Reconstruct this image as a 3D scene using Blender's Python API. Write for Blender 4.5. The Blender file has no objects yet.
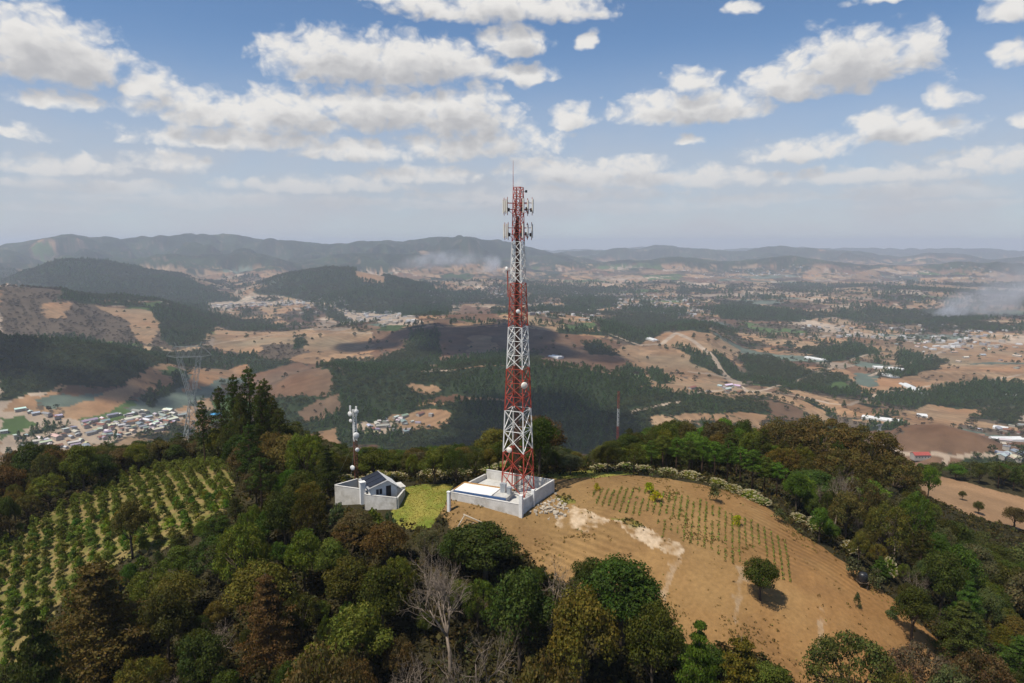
HAZE_D = 9.6e-5
SUN_EL = 1.10
SUN_E = 5.0
SKY_E = .10
DUST = .4
EXPO = 0.08
SMOKE_A = 1.8
SMOKE_B = 1.7
CLOUD_LIT = (.80, .78, .75)
CLOUD_DARK = (.45, .45, .465)
CLOUD_SHADOWS = [(455, 345, 300, 240, 9), (600, 352, 110, 90, 5), (520, 424, 230, 110, 8), (60, 352, 240, 130, 7)]
VEIL = (.49, .505, .545)
import bpy, math, random
import numpy as np
from mathutils import Vector, Matrix

R = random.Random(7)
NR = np.random.default_rng(7)
SC = bpy.context.scene
COL = SC.collection
RAD = math.radians

# ------------------------------------------------------------------ camera
CAM_Z = 37.0
PITCH = RAD(8.1)
FPX = 1024 * 24.0 / 36.0
CP, SP = math.cos(PITCH), math.sin(PITCH)


def ray(px, py):
    u = (px - 512) / FPX
    v = (341.5 - py) / FPX
    return np.array([u, CP + v * SP, -SP + v * CP])


cam_d = bpy.data.cameras.new('camera')
cam_d.lens = 24
cam_d.sensor_width = 36
cam_d.clip_start = 0.5
cam_d.clip_end = 90000
cam = bpy.data.objects.new('camera', cam_d)
cam.location = (0, 0, CAM_Z)
cam.rotation_euler = (math.pi / 2 - PITCH, 0, 0)
COL.objects.link(cam)
SC.camera = cam

# ------------------------------------------------------------------ noise
_p = np.random.default_rng(3).permutation(1024).astype(np.int64)
_ga = np.random.default_rng(5).uniform(0, 2 * np.pi, 1024)
_gx, _gy = np.cos(_ga), np.sin(_ga)


def perlin(x, y):
    xi = np.floor(x).astype(np.int64)
    yi = np.floor(y).astype(np.int64)
    fx, fy = x - xi, y - yi

    def g(ix, iy, dx, dy):
        h = _p[(_p[ix & 1023] + iy) & 1023]
        return _gx[h] * dx + _gy[h] * dy
    u = fx * fx * fx * (fx * (fx * 6 - 15) + 10)
    v = fy * fy * fy * (fy * (fy * 6 - 15) + 10)
    a = g(xi, yi, fx, fy)
    b = g(xi + 1, yi, fx - 1, fy)
    c = g(xi, yi + 1, fx, fy - 1)
    d = g(xi + 1, yi + 1, fx - 1, fy - 1)
    return ((a + (b - a) * u) + ((c + (d - c) * u) - (a + (b - a) * u)) * v) * 1.5


def fbm(x, y, s, o=4, gain=0.5, seed=0.0):
    t = np.zeros_like(x)
    a, n = 1.0, 0.0
    f = 1.0 / s
    for i in range(o):
        t += a * perlin(x * f + 17.3 * i + seed, y * f - 9.1 * i + seed * 1.7)
        n += a
        a *= gain
        f *= 2.03
    return t / n


def hash2(ix, iy, k=0):
    return _p[(_p[(ix + 31 * k) & 1023] + iy + 57 * k) & 1023] / 1024.0


def voronoi(x, y, size):
    """cell id hash and edge distance of a jittered grid"""
    x = x / size
    y = y / size
    xi = np.floor(x).astype(np.int64)
    yi = np.floor(y).astype(np.int64)
    d1 = np.full(x.shape, 9.0)
    d2 = np.full(x.shape, 9.0)
    cx = np.zeros_like(xi)
    cy = np.zeros_like(yi)
    for dx in (-1, 0, 1):
        for dy in (-1, 0, 1):
            ax, ay = xi + dx, yi + dy
            qx = ax + 0.12 + 0.76 * hash2(ax, ay, 1) - x
            qy = ay + 0.12 + 0.76 * hash2(ax, ay, 2) - y
            d = np.abs(qx) + np.abs(qy) * 1.0
            m = d < d1
            d2 = np.where(m, d1, np.minimum(d2, d))
            d1 = np.where(m, d, d1)
            cx = np.where(m, ax, cx)
            cy = np.where(m, ay, cy)
    return cx, cy, (d2 - d1) * size


def smooth(a, b, x):
    t = np.clip((x - a) / (b - a), 0, 1)
    return t * t * (3 - 2 * t)


# ------------------------------------------------------------------ terrain
NEAR = np.array([
    (1, 99, -1.0), (0, 93.7, -1.4), (-13, 101, -1), (-22, 101, -2.2), (14, 109, -.8), (31, 112, -2.6), (44, 99, -6),
    (51, 89, -11), (60, 86.6, -16.5), (31, 80, -7), (20, 88.6, -3), (35, 71.7, -11.5), (-4.5, 93, -1.9), (6.5, 84, -5.5),
    (6, 101, -1.0), (-9, 98, -1.2), (-4, 106, -1.0),
    (0, 70, -13), (0, 50, -24), (20, 60, -16.5), (40, 55, -20), (60, 60, -28), (-20, 80, -10), (-20, 60, -18), (-40, 90, -9.5),
    (-40, 60, -22), (-63, 138, -10), (-75, 121, -14), (-77, 100, -18.5), (-60, 80, -21), (-100, 110, -22), (-110, 150, -19),
    (-80, 165, -17), (-60, 160, -15), (-40, 130, -9), (-20, 128, -7), (0, 128, -7), (20, 128, -6), (40, 128, -8), (0, 155, -17),
    (30, 155, -14), (60, 133, -10.5), (60, 112, -11), (70, 142, -12), (75, 120, -16), (90, 120, -24), (80, 90, -25), (100, 100, -34),
    (90, 150, -19), (110, 170, -29), (135, 180, -33), (165, 190, -40), (170, 230, -42), (120, 140, -33), (140, 130, -42), (0, 30, -34), (0, 0, -42),
    (60, 20, -45), (-60, 30, -42), (-100, 60, -40), (-140, 100, -40), (-150, 150, -34), (-150, 220, -48),
    (-100, 210, -36), (-50, 210, -34), (0, 210, -38), (50, 205, -32), (100, 220, -40), (0, -80, -75), (90, -60, -75), (-90, -60, -75),
    (200, 20, -85), (-200, 40, -75), (210, 150, -62), (-230, 160, -70), (220, 260, -75),
] + [(320 * math.sin(a), 320 * math.cos(a), -88) for a in np.arange(0, 6.2, .6)]
  + [(480 * math.sin(a), 480 * math.cos(a), -150) for a in np.arange(0, 6.2, .6)]
  + [(680 * math.sin(a), 680 * math.cos(a), -212) for a in np.arange(0, 6.2, .6)], float)


def _tps(d2):
    return 0.5 * d2 * np.log(d2 + 1e-6)


_n = len(NEAR)
_K = _tps((NEAR[:, None, 0] - NEAR[None, :, 0]) ** 2 + (NEAR[:, None, 1] - NEAR[None, :, 1]) ** 2) + np.eye(_n) * 60.0
_P = np.c_[np.ones(_n), NEAR[:, :2]]
_A = np.block([[_K, _P], [_P.T, np.zeros((3, 3))]])
_W = np.linalg.solve(_A, np.r_[NEAR[:, 2], np.zeros(3)])


def h_near(x, y):
    out = np.zeros_like(x)
    for i in range(0, len(x), 60000):
        xs, ys = x[i:i + 60000], y[i:i + 60000]
        d2 = (xs[:, None] - NEAR[None, :, 0]) ** 2 + (ys[:, None] - NEAR[None, :, 1]) ** 2
        out[i:i + 60000] = _tps(d2) @ _W[:_n] + _W[_n] + _W[_n + 1] * xs + _W[_n + 2] * ys
    return out


VF = -230.0
# each range: distance, width towards us, width away, skyline as picture angle (px, py) read from the photograph
RANGES = [
    (15500, 1500, 1500, [(-300, 251), (300, 250), (560, 250), (610, 249), (660, 246), (720, 249), (800, 247), (860, 248), (1024, 250), (1300, 248)], .25),
    (10500, 1600, 1500, [(520, 262), (560, 254), (610, 251), (640, 247), (672, 246), (700, 249), (735, 250), (768, 247), (800, 248), (830, 250), (860, 252), (900, 258), (930, 253), (958, 256), (990, 260), (1024, 256), (1300, 250)], .25),
    (8000, 1900, 1800, [(-300, 258), (0, 246), (30, 241), (62, 236), (100, 238), (128, 234), (150, 236), (190, 230), (222, 233), (258, 240), (330, 244), (372, 240), (400, 241), (430, 238), (470, 237), (500, 240), (522, 247), (550, 253), (600, 262), (650, 270)], .3),
    (6200, 900, 900, [(-300, 268), (-60, 262), (0, 262), (60, 268), (120, 262), (170, 256), (215, 262), (262, 258), (300, 264), (345, 258), (400, 256), (440, 262), (490, 258), (520, 266), (580, 275)], .3),
    (6900, 800, 900, [(560, 268), (620, 262), (680, 258), (730, 262), (790, 256), (850, 262), (900, 266), (960, 262), (1024, 266), (1200, 264)], .3),
    (4300, 620, 900, [(-250, 282), (-40, 290), (0, 283), (20, 275), (58, 263), (85, 260), (110, 262), (150, 270), (190, 278), (230, 291), (260, 300)], .2),
    (3700, 520, 700, [(225, 300), (250, 290), (290, 277), (325, 270), (350, 268.5), (390, 275), (430, 286), (470, 300), (500, 306)], .2),
    (2350, 420, 520, [(-250, 285), (-60, 284), (0, 288), (60, 291), (100, 301), (160, 304), (200, 316), (250, 330)], .25),
    (1850, 480, 330, [(180, 342), (250, 332), (330, 324), (380, 319), (450, 316), (520, 317), (600, 327), (640, 337), (665, 333), (690, 329), (712, 331), (735, 345), (770, 362)], .12),
    (1330, 230, 300, [(-300, 325), (-60, 328), (0, 336), (60, 338), (120, 345), (170, 358), (220, 370), (260, 385)], .2),
    (1120, 170, 210, [(255, 398), (290, 376), (330, 368), (380, 376), (430, 378), (480, 370), (540, 367), (590, 373), (650, 384), (720, 394), (780, 404), (840, 425)], .16),
    (830, 120, 150, [(860, 450), (900, 428), (940, 426), (975, 434), (1010, 450), (1060, 470)], .1),
]
_RT = []
for (rd, wf, wb, pts, rough) in RANGES:
    aa, zz = [], []
    for (px, py) in pts:
        d = ray(px, py)
        aa.append(math.atan2(d[0], d[1]))
        zz.append(CAM_Z + d[2] / math.hypot(d[0], d[1]) * rd)
    _RT.append((rd, wf, wb, np.array(aa), np.array(zz) - VF, rough))


def h_valley(x, y):
    r = np.hypot(x, y) + 1e-6
    a = np.arctan2(x, y)
    z = VF + fbm(x, y, 900, 4, .5, 2.2) * 36 * smooth(500, 1400, r) + fbm(x, y, 260, 3, .5, 4.2) * 7
    spur = fbm(x, y, 1500, 5, .55, 8.0)
    spur2 = fbm(x, y, 420, 4, .55, 5.0)
    gul = np.abs(fbm(x, y, 950, 4, .5, 18.)) * -1.9 + .62
    crest = fbm(x, y, 520, 3, .5, 19.) * 1.6
    best = np.zeros_like(x)
    for (rd, wf, wb, aa, zz, rough) in _RT:
        amp = np.interp(a, aa, zz)
        edge = smooth(aa[0] - .04, aa[0] + .03, a) * (1 - smooth(aa[-1] - .03, aa[-1] + .04, a))
        amp = np.clip(amp, 0, None) * edge
        sp = spur if rd > 3000 else spur2
        rr = rd + sp * wf * .35
        w = np.where(r < rr, wf, wb)
        t = np.abs(r - rr) / w
        prof = np.exp(-t ** 1.7)
        prof = prof * (1 + rough * 1.6 * (sp * .9 + .5 * spur2) * smooth(.15, 1.1, t))
        if rd > 3000:
            prof = prof * (1 - gul * smooth(.05, .5, t) * (1.25 if rd > 6000 else .8)) + (crest - .12) * .16 * np.exp(-t ** 2 * 6)
        best = np.maximum(best, amp * np.clip(prof, 0, 1.0)) + 0.25 * np.minimum(best, amp * np.clip(prof, 0, 1))
    return z + best + fbm(x, y, 520, 5, .55, 21.) * 42 * smooth(3200, 6500, r)


def H(x, y):
    x = np.atleast_1d(np.asarray(x, float))
    y = np.atleast_1d(np.asarray(y, float))
    r = np.hypot(x, y)
    out = np.zeros_like(x)
    m = r < 820
    if m.any():
        out[m] += h_near(x[m], y[m]) * (1 - smooth(450, 800, r[m])) + (fbm(x[m], y[m], 14, 3, .5, 1.1) * .35 + fbm(x[m], y[m], 55, 3, .5, 6.1) * 2.5 * smooth(140, 260, r[m])) * (1 - smooth(450, 800, r[m]))
    m = r > 440
    if m.any():
        out[m] += h_valley(x[m], y[m]) * smooth(450, 800, r[m])
    return out


def Hs(x, y):
    return float(H([x], [y])[0])


def at(px, py):
    """where the line of sight through a picture point meets the ground"""
    d = ray(px, py)
    t = np.concatenate([np.arange(30, 420, .7), np.geomspace(420, 24000, 1500)])
    x, y, z = d[0] * t, d[1] * t, CAM_Z + d[2] * t
    g = H(x, y)
    k = np.nonzero(z < g)[0]
    if not len(k):
        return None
    k = k[0]
    if k == 0:
        return float(x[0]), float(y[0]), float(g[0])
    a, b = z[k - 1] - g[k - 1], g[k] - z[k]
    f = a / (a + b + 1e-9)
    X, Y = x[k - 1] + (x[k] - x[k - 1]) * f, y[k - 1] + (y[k] - y[k - 1]) * f
    return float(X), float(Y), float(H([X], [Y])[0])


def at_depth(px, py, Y):
    d = ray(px, py)
    s = Y / d[1]
    return d[0] * s, Y, CAM_Z + d[2] * s


def wpoly(pts):
    """picture points dropped on the ground: a field outline in metres"""
    out = []
    for p in pts:
        q = at(*p)
        if q:
            out.append(q[:2])
    return np.array(out)


def inside(poly, x, y):
    res = np.zeros(x.shape, bool)
    if len(poly) < 3:
        return res
    lo, hi = poly.min(0), poly.max(0)
    idx = np.nonzero((x >= lo[0]) & (x <= hi[0]) & (y >= lo[1]) & (y <= hi[1]))[0]
    if not len(idx):
        return res
    xs, ys = x[idx], y[idx]
    c = np.zeros(len(idx), bool)
    n = len(poly)
    for i in range(n):
        x1, y1 = poly[i]
        x2, y2 = poly[i - 1]
        if y1 == y2:
            continue
        m = ((y1 > ys) != (y2 > ys)) & (xs < (x2 - x1) * (ys - y1) / (y2 - y1) + x1)
        c ^= m
    res[idx] = c
    return res


# ------------------------------------------------------------------ land cover
FOREST, SCRUB, TAN, BROWN, GREEN, TEAL, PALE, LITTER, LAWN, SOIL, ROWS = range(11)
ALB = np.array([
    (.024, .036, .016), (.090, .068, .046), (.250, .160, .090), (.135, .080, .048), (.060, .095, .030),
    (.095, .120, .095), (.320, .250, .185), (.036, .031, .015), (.200, .195, .040), (.240, .140, .056), (.200, .150, .060)])
VAL = [
    (PALE, [(0, 412), (25, 408), (60, 418), (110, 424), (172, 408), (190, 416), (160, 432), (110, 442), (60, 450), (0, 452)]),
    (GREEN, [(0, 417), (22, 421), (34, 427), (0, 440)]),
    (FOREST, [(18, 437), (40, 428), (68, 424), (70, 430), (22, 446)]),
    (TAN, [(0, 404), (30, 396), (70, 402), (130, 385), (172, 363), (187, 367), (130, 402), (92, 420), (50, 416), (0, 410)]),
    (TEAL, [(126, 410), (150, 394), (205, 372), (250, 366), (246, 384), (200, 400), (150, 418)]),
    (TEAL, [(28, 404), (75, 385), (106, 390), (72, 404), (56, 409)]),
    (BROWN, [(70, 386), (106, 388), (100, 393), (52, 394)]),
    (TAN, [(195, 367), (248, 364), (250, 369), (215, 384), (182, 394), (190, 380)]),
    (FOREST, [(142, 402), (180, 374), (193, 366), (184, 384), (150, 406)]),
    (FOREST, [(0, 338), (80, 338), (140, 348), (200, 352), (252, 362), (200, 365), (168, 364), (128, 385), (100, 388), (60, 384), (30, 396), (0, 400)]),
    (SCRUB, [(0, 289), (70, 292), (110, 310), (140, 330), (150, 345), (80, 338), (0, 335)]),
    (SCRUB, [(95, 308), (150, 310), (190, 325), (210, 345), (150, 347), (110, 335)]),
    (TAN, [(40, 302), (74, 303), (66, 318), (45, 318)]),
    (TAN, [(97, 306), (160, 309), (168, 318), (150, 345), (137, 340), (130, 322)]),
    (FOREST, [(60, 291), (140, 303), (152, 308), (100, 305), (60, 300)]),
    (FOREST, [(150, 310), (210, 312), (225, 325), (200, 345), (165, 345), (160, 325)]),
    (TAN, [(215, 325), (330, 331), (376, 334), (372, 358), (300, 363), (215, 350)]),
    (SCRUB, [(262, 345), (300, 344), (312, 352), (280, 361), (255, 356)]),
    (FOREST, [(292, 340), (304, 336), (306, 348), (296, 350)]),
    (FOREST, [(262, 404), (300, 364), (345, 376), (440, 396), (400, 410), (384, 424), (380, 446), (340, 446), (334, 426), (300, 436), (270, 430)]),
    (BROWN, [(250, 374), (300, 362), (308, 366), (332, 380), (330, 395), (290, 396), (262, 404)]),
    (BROWN, [(298, 408), (335, 395), (340, 412), (312, 424)]),
    (FOREST, [(330, 360), (400, 362), (420, 372), (500, 366), (600, 372), (660, 382), (640, 396), (560, 402), (440, 396), (345, 378)]),
    (BROWN, [(372, 331), (450, 327), (530, 328), (600, 338), (640, 350), (604, 372), (520, 366), (400, 361), (372, 358)]),
    (FOREST, [(410, 332), (438, 332), (442, 364), (400, 367), (372, 362), (405, 350)]),
    (FOREST, [(438, 362), (540, 352), (545, 366), (440, 370)]),
    (TAN, [(470, 336), (490, 336), (500, 352), (468, 354)]),
    (FOREST, [(580, 342), (600, 344), (620, 356), (590, 355)]),
    (FOREST, [(560, 330), (640, 341), (636, 344), (560, 333)]),
    (TAN, [(610, 350), (665, 333), (690, 332), (715, 360), (738, 386), (690, 394), (650, 386), (640, 370)]),
    (FOREST, [(672, 346), (690, 350), (720, 361), (742, 373), (728, 378), (700, 368)]),
    (FOREST, [(650, 370), (662, 372), (670, 384), (655, 384)]),
    (TAN, [(680, 331), (712, 334), (740, 350), (735, 362), (700, 350)]),
    (FOREST, [(738, 354), (775, 360), (842, 386), (812, 393), (760, 386)]),
    (FOREST, [(610, 396), (660, 389), (760, 402), (778, 416), (700, 414), (640, 414)]),
    (FOREST, [(715, 308), (742, 301), (822, 317), (800, 322), (720, 319)]),
    (FOREST, [(800, 350), (860, 345), (882, 355), (830, 363)]),
    (FOREST, [(898, 351), (948, 362), (930, 371), (898, 367)]),
    (TAN, [(842, 374), (900, 378), (960, 366), (1050, 366), (1050, 384), (985, 380), (930, 391), (866, 394)]),
    (TAN, [(900, 344), (960, 340), (1050, 346), (1050, 364), (960, 364), (925, 358)]),
    (TEAL, [(858, 373), (881, 376), (873, 387), (852, 384)]),
    (GREEN, [(838, 381), (852, 385), (846, 392), (828, 388)]),
    (FOREST, [(862, 398), (930, 393), (990, 382), (1040, 388), (1040, 402), (960, 406), (900, 404)]),
    (TAN, [(888, 416), (930, 405), (988, 410), (962, 423), (900, 426)]),
    (FOREST, [(856, 430), (905, 424), (940, 434), (1000, 442), (1014, 454), (940, 450), (890, 444)]),
    (BROWN, [(912, 426), (950, 427), (988, 446), (925, 441)]),
    (FOREST, [(378, 402), (640, 398), (660, 450), (378, 450)]),
    (BROWN, [(840, 436), (1060, 440), (1060, 520), (860, 500)]),
    (FOREST, [(950, 462), (1000, 456), (1060, 462), (1060, 520), (985, 500), (890, 478), (880, 468), (940, 474)]),
    (TAN, [(392, 416), (440, 407), (450, 412), (444, 428), (402, 432)]),
    (TAN, [(404, 385), (441, 384), (438, 392), (414, 394)]),
    (PALE, [(360, 421), (392, 420), (400, 430), (372, 436), (352, 430)]),
    (FOREST, [(20, 276), (60, 262), (110, 261), (190, 278), (240, 300), (150, 301), (60, 290)]),
    (FOREST, [(250, 292), (290, 278), (350, 268), (420, 284), (450, 306), (400, 320), (300, 300)]),
    (TAN, [(354, 272), (378, 274), (386, 286), (360, 282)]),
    (FOREST, [(395, 306), (432, 300), (452, 302), (440, 316), (395, 312)]),
    (BROWN, [(442, 318), (462, 305), (490, 308), (500, 320)]),
    (PALE, [(188, 306), (232, 301), (262, 302), (300, 301), (300, 304), (240, 306), (215, 310)]),
    (PALE, [(340, 311), (400, 314), (420, 325), (380, 324)]),
    (FOREST, [(560, 300), (612, 296), (618, 306), (570, 312)]),
    (FOREST, [(612, 318), (640, 314), (700, 322), (712, 334), (660, 332), (612, 332)]),
]
NEARP = [
    (SOIL, [(445, 512), (452, 498), (505, 497), (552, 476), (600, 474), (700, 484), (760, 502), (800, 534), (850, 565), (905, 610), (950, 652), (962, 668), (935, 700), (800, 700), (785, 672), (740, 645), (690, 652), (660, 620), (600, 590), (560, 580), (530, 555), (490, 535), (450, 528)]),
    (LAWN, [(392, 520), (402, 488), (452, 484), (450, 500), (443, 515), (430, 530)]),
    (LAWN, [(540, 474), (600, 470), (640, 474), (600, 478), (552, 479)]),
    (ROWS, [(-60, 690), (-50, 580), (0, 545), (50, 514), (100, 488), (165, 466), (215, 463), (238, 476), (226, 512), (168, 546), (120, 562), (62, 598), (38, 660)]),
    (TAN, [(880, 470), (930, 474), (985, 488), (1060, 510), (1060, 540), (1000, 524), (950, 508), (905, 490)]),
]
VALW = [(c, wpoly(p)) for c, p in VAL]
NEARW = [(c, wpoly(p)) for c, p in NEARP]
SOILW, LAWNW, PLANTW, RIDGEW = NEARW[0][1], NEARW[1][1], NEARW[3][1], NEARW[4][1]
PALEW = [wpoly(p) for p in (
    [(555, 522), (575, 505), (588, 512), (610, 520), (590, 530), (560, 528)],
    [(612, 519), (630, 524), (660, 534), (686, 548), (680, 556), (650, 548), (628, 533)])]
TRACKW = [wpoly(p) for p in ([(739, 568), (747, 568), (742, 600), (740, 625), (733, 625), (736, 595)],
                             [(816, 606), (823, 608), (826, 650), (818, 655), (818, 630)],
                             [(676, 552), (684, 556), (672, 580), (664, 598), (658, 596), (668, 570)])]
GREENW = [wpoly(p) for p in ([(554, 497), (566, 494), (577, 502), (566, 505)], [(610, 517), (632, 519), (646, 528), (634, 528)])]
ROADW = []
for pts, w in (([(598, 330), (662, 344), (676, 333), (692, 340), (714, 358), (732, 380), (742, 384)], 7), ([(690, 394), (735, 390), (790, 395), (850, 405)], 4),
               ([(835, 453), (900, 454), (960, 457), (1024, 460)], 2.5), ([(930, 470), (945, 462), (948, 456)], 2.5),
               ([(0, 446), (60, 430), (110, 424), (160, 417)], 5), ([(690, 372), (728, 378), (750, 392)], 6),
               ([(300, 303), (330, 306), (370, 318), (420, 322)], 9), ([(190, 306), (300, 302)], 14), ([(630, 412), (680, 402)], 3), ([(60, 446), (112, 431), (190, 411)], 3.5), ([(850, 405), (880, 392), (1024, 374)], 3.5), ([(870, 376), (960, 346), (1060, 340)], 4.5),
               ([(690, 302), (800, 291), (1024, 285)], 7), ([(455, 300), (620, 297), (700, 310)], 6), ([(742, 392), (820, 372), (880, 352)], 3.5), ([(210, 345), (270, 335), (372, 333)], 3)):
    ROADW.append((wpoly(pts), w))


def seg_dist(pts, x, y):
    d = np.full(x.shape, 1e9)
    for i in range(len(pts) - 1):
        a, b = pts[i], pts[i + 1]
        ab = b - a
        t = np.clip(((x - a[0]) * ab[0] + (y - a[1]) * ab[1]) / (ab @ ab + 1e-9), 0, 1)
        d = np.minimum(d, np.hypot(x - a[0] - t * ab[0], y - a[1] - t * ab[1]))
    return d


def cover(x, y):
    """land cover class and base colour at ground points"""
    r = np.hypot(x, y)
    n = len(x)
    cls = np.full(n, LITTER)
    col = np.zeros((n, 3))
    jit = np.ones(n)
    far = r > 430
    if far.any():
        X, Y, RR = x[far], y[far], r[far]
        wx = X + fbm(X, Y, 60, 3, .5, 1.0) * 16 + fbm(X, Y, 300, 2, .5, 2.0) * 30
        wy = Y + fbm(X, Y, 60, 3, .5, 3.0) * 16 + fbm(X, Y, 300, 2, .5, 4.0) * 30
        ca, sa = math.cos(.5), math.sin(.5)
        c = np.full(len(X), TAN)
        j = np.ones(len(X))
        for size, m in ((66, RR < 1900), (115, (RR >= 1900) & (RR < 4200)), (190, RR >= 4200)):
            if not m.any():
                continue
            ux, uy = (wx[m] * ca + wy[m] * sa), (-wx[m] * sa + wy[m] * ca) * .62
            cx, cy, ed = voronoi(ux, uy, size)
            h = hash2(cx, cy, 5)
            k = np.full(m.sum(), TAN)
            k[h < .36] = BROWN
            k[h < .22] = SCRUB
            k[h < .12] = TEAL
            k[h < .07] = GREEN
            k[(h > .965) & (RR[m] < 5200)] = PALE
            k[(ed < size * .035) & (hash2(cx + cy, cy, 9) < .55)] = FOREST
            c[m] = k
            j[m] = .62 + .7 * hash2(cx, cy, 7)
        fn = fbm(wx, wy, 620, 5, .55, 9.0)
        fn2 = fbm(wx, wy * 2.2, 1500, 4, .6, 3.3)
        hgt = smooth(30, 130, h_valley(X, Y) - VF) * smooth(2600, 3600, RR)
        f = fn + .55 * fn2 - .02 + np.where(RR > 12000, .2, 0) + .62 * hgt
        speck = fbm(wx, wy * 1.6, 70, 4, .6, 16.) + np.where(RR > 3000, .6, 0) * fbm(wx, wy * 1.8, 170, 3, .6, 17.)
        c[f > .20] = FOREST
        c[(f > .14) & (f <= .20) & (c != PALE)] = SCRUB
        c[(speck > .27) & (c != PALE)] = FOREST
        c[(speck > .2) & (speck <= .27)] = SCRUB
        c[(speck < -.3) & (c == FOREST) & (RR > 2500) & (hgt < .5)] = TAN
        town = fbm(wx, wy, 420, 3, .5, 14.0) + .6 * fbm(wx, wy, 45, 2, .5, 15.)
        c[(town > .30) & (f < .05) & (hgt < .3) & (RR > 2200) & (RR < 8500)] = PALE
        X2, Y2 = X + fbm(X, Y, 45, 4, .6, 6.0) * 22, Y + fbm(X, Y, 45, 4, .6, 7.0) * 22
        for k, p in VALW:
            m = inside(p, X2, Y2)
            c[m] = k
            if k not in (TAN, BROWN):
                j[m] = 1.0
            elif k == BROWN:
                j[m] = .55 + .45 * j[m]
            else:
                j[m] = .3 + .66 * j[m]
        sp2 = fbm(X, Y, 26, 3, .6, 23.) + .5 * fbm(X, Y, 190, 2, .5, 24.)
        c[(sp2 > .50) & ((c == TAN) | (c == BROWN)) & (RR < 3000)] = SCRUB
        for pts, w in ROADW:
            if len(pts) > 1:
                c[seg_dist(pts, X, Y) < w] = PALE
        cls[far] = c
        jit[far] = j
    nr = ~far
    if nr.any():
        X, Y = x[nr], y[nr]
        wx, wy = X + fbm(X, Y, 6, 3, .5, 1.0) * 1.6, Y + fbm(X, Y, 6, 3, .5, 3.0) * 1.6
        c = np.full(len(X), LITTER)
        for k, p in NEARW:
            c[inside(p, wx, wy)] = k
        cls[nr] = c
    col = ALB[cls].copy()
    th = hash2(np.floor(x / 170).astype(np.int64), np.floor(y / 210).astype(np.int64), 4) * np.pi
    stripe = np.sin((x * np.cos(th) + y * np.sin(th)) * 2 * np.pi / 15 + fbm(x, y, 60, 2, .5, 27.) * 4)
    st_m = np.isin(cls, (TAN, BROWN)) & (r > 430) & (r < 2600)
    jit = np.where(st_m, jit * (1 + .13 * stripe * smooth(-.2, .3, fbm(x, y, 240, 2, .5, 28.))), jit)
    g = fbm(x, y, 35, 4, .6, 12.0)
    g2 = fbm(x, y, 8, 3, .6, 13.0)
    soil = (cls == SOIL)
    col *= (jit * (1 + .35 * g + .12 * np.where(r < 400, g2, 0)))[:, None]
    big = fbm(x, y, 160, 3, .5, 22.)[:, None]
    warm = np.isin(cls, (TAN, BROWN, SOIL))
    fo = (cls == FOREST) & (r > 2500)
    col[fo] *= (1 + .9 * fbm(x[fo], y[fo], 130, 4, .65, 25.))[:, None].clip(.35, 1.8)
    col[warm] *= (1 + np.array([-.05, .08, .16]) * big[warm] * 2.2)
    if nr.any():
        idx = np.nonzero(nr & (r < 190))[0]
        X, Y = x[idx], y[idx]
        wx, wy = X + fbm(X, Y, 2.2, 3, .6, 1.0) * 1.1, Y + fbm(X, Y, 2.2, 3, .6, 3.0) * 1.1
        S = cls[idx] == SOIL
        # dry grass and turned soil in drifts across the bare slope
        gr = smooth(-.1, .35, fbm(X * .9, Y, 16, 4, .6, 31.))
        cc = col[idx]
        dark = np.array([.150, .082, .036])
        straw = np.array([.30, .188, .078])
        mixd = smooth(.0, .3, fbm(X, Y, 11, 4, .6, 33.))
        mixd = np.clip(mixd * .8 + .75 * smooth(18, -6, X) * smooth(112, 96, Y), 0, 1)
        cc[S] = (cc * (1 - .45 * mixd[:, None]) + dark * .45 * mixd[:, None])[S]
        cc[S] = (cc * (1 - .5 * gr[:, None]) + straw * .5 * gr[:, None])[S]
        # faint contour furrows left by the plough
        fur = np.sin((X * .45 + Y * .9) * 2 * np.pi / 1.1 + fbm(X, Y, 9, 2, .5, 35.) * 5)
        fm = smooth(-.1, .3, fbm(X, Y, 18, 2, .5, 36.)) * .17
        cc[S] = (cc * (1 + (fur * fm))[:, None])[S]
        for p, cv, a in [(q, (.50, .39, .27), .8) for q in PALEW] + [(q, (.36, .27, .18), .6) for q in TRACKW] + [(q, (.13, .14, .025), .75) for q in GREENW]:
            m = inside(p, wx, wy)
            k = a * smooth(-.42, .25, fbm(X[m], Y[m], 2.2, 4, .65, 37.))
            cc[m] = cc[m] * (1 - k[:, None]) + np.array(cv) * k[:, None]
        L = cls[idx] == LAWN
        lg = smooth(-.3, .4, fbm(X, Y, 5, 4, .6, 41.))[:, None]
        cc[L] = (np.array([.25, .215, .05]) * (1 - lg) + np.array([.13, .165, .026]) * lg)[L]
        P = cls[idx] == ROWS
        pg = smooth(-.3, .4, fbm(X, Y, 3, 4, .6, 43.))[:, None]
        cc[P] = (np.array([.20, .150, .060]) * (1 - pg) + np.array([.11, .118, .028]) * pg)[P]
        col[idx] = cc
    return cls, np.clip(col, .004, .8)


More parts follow.
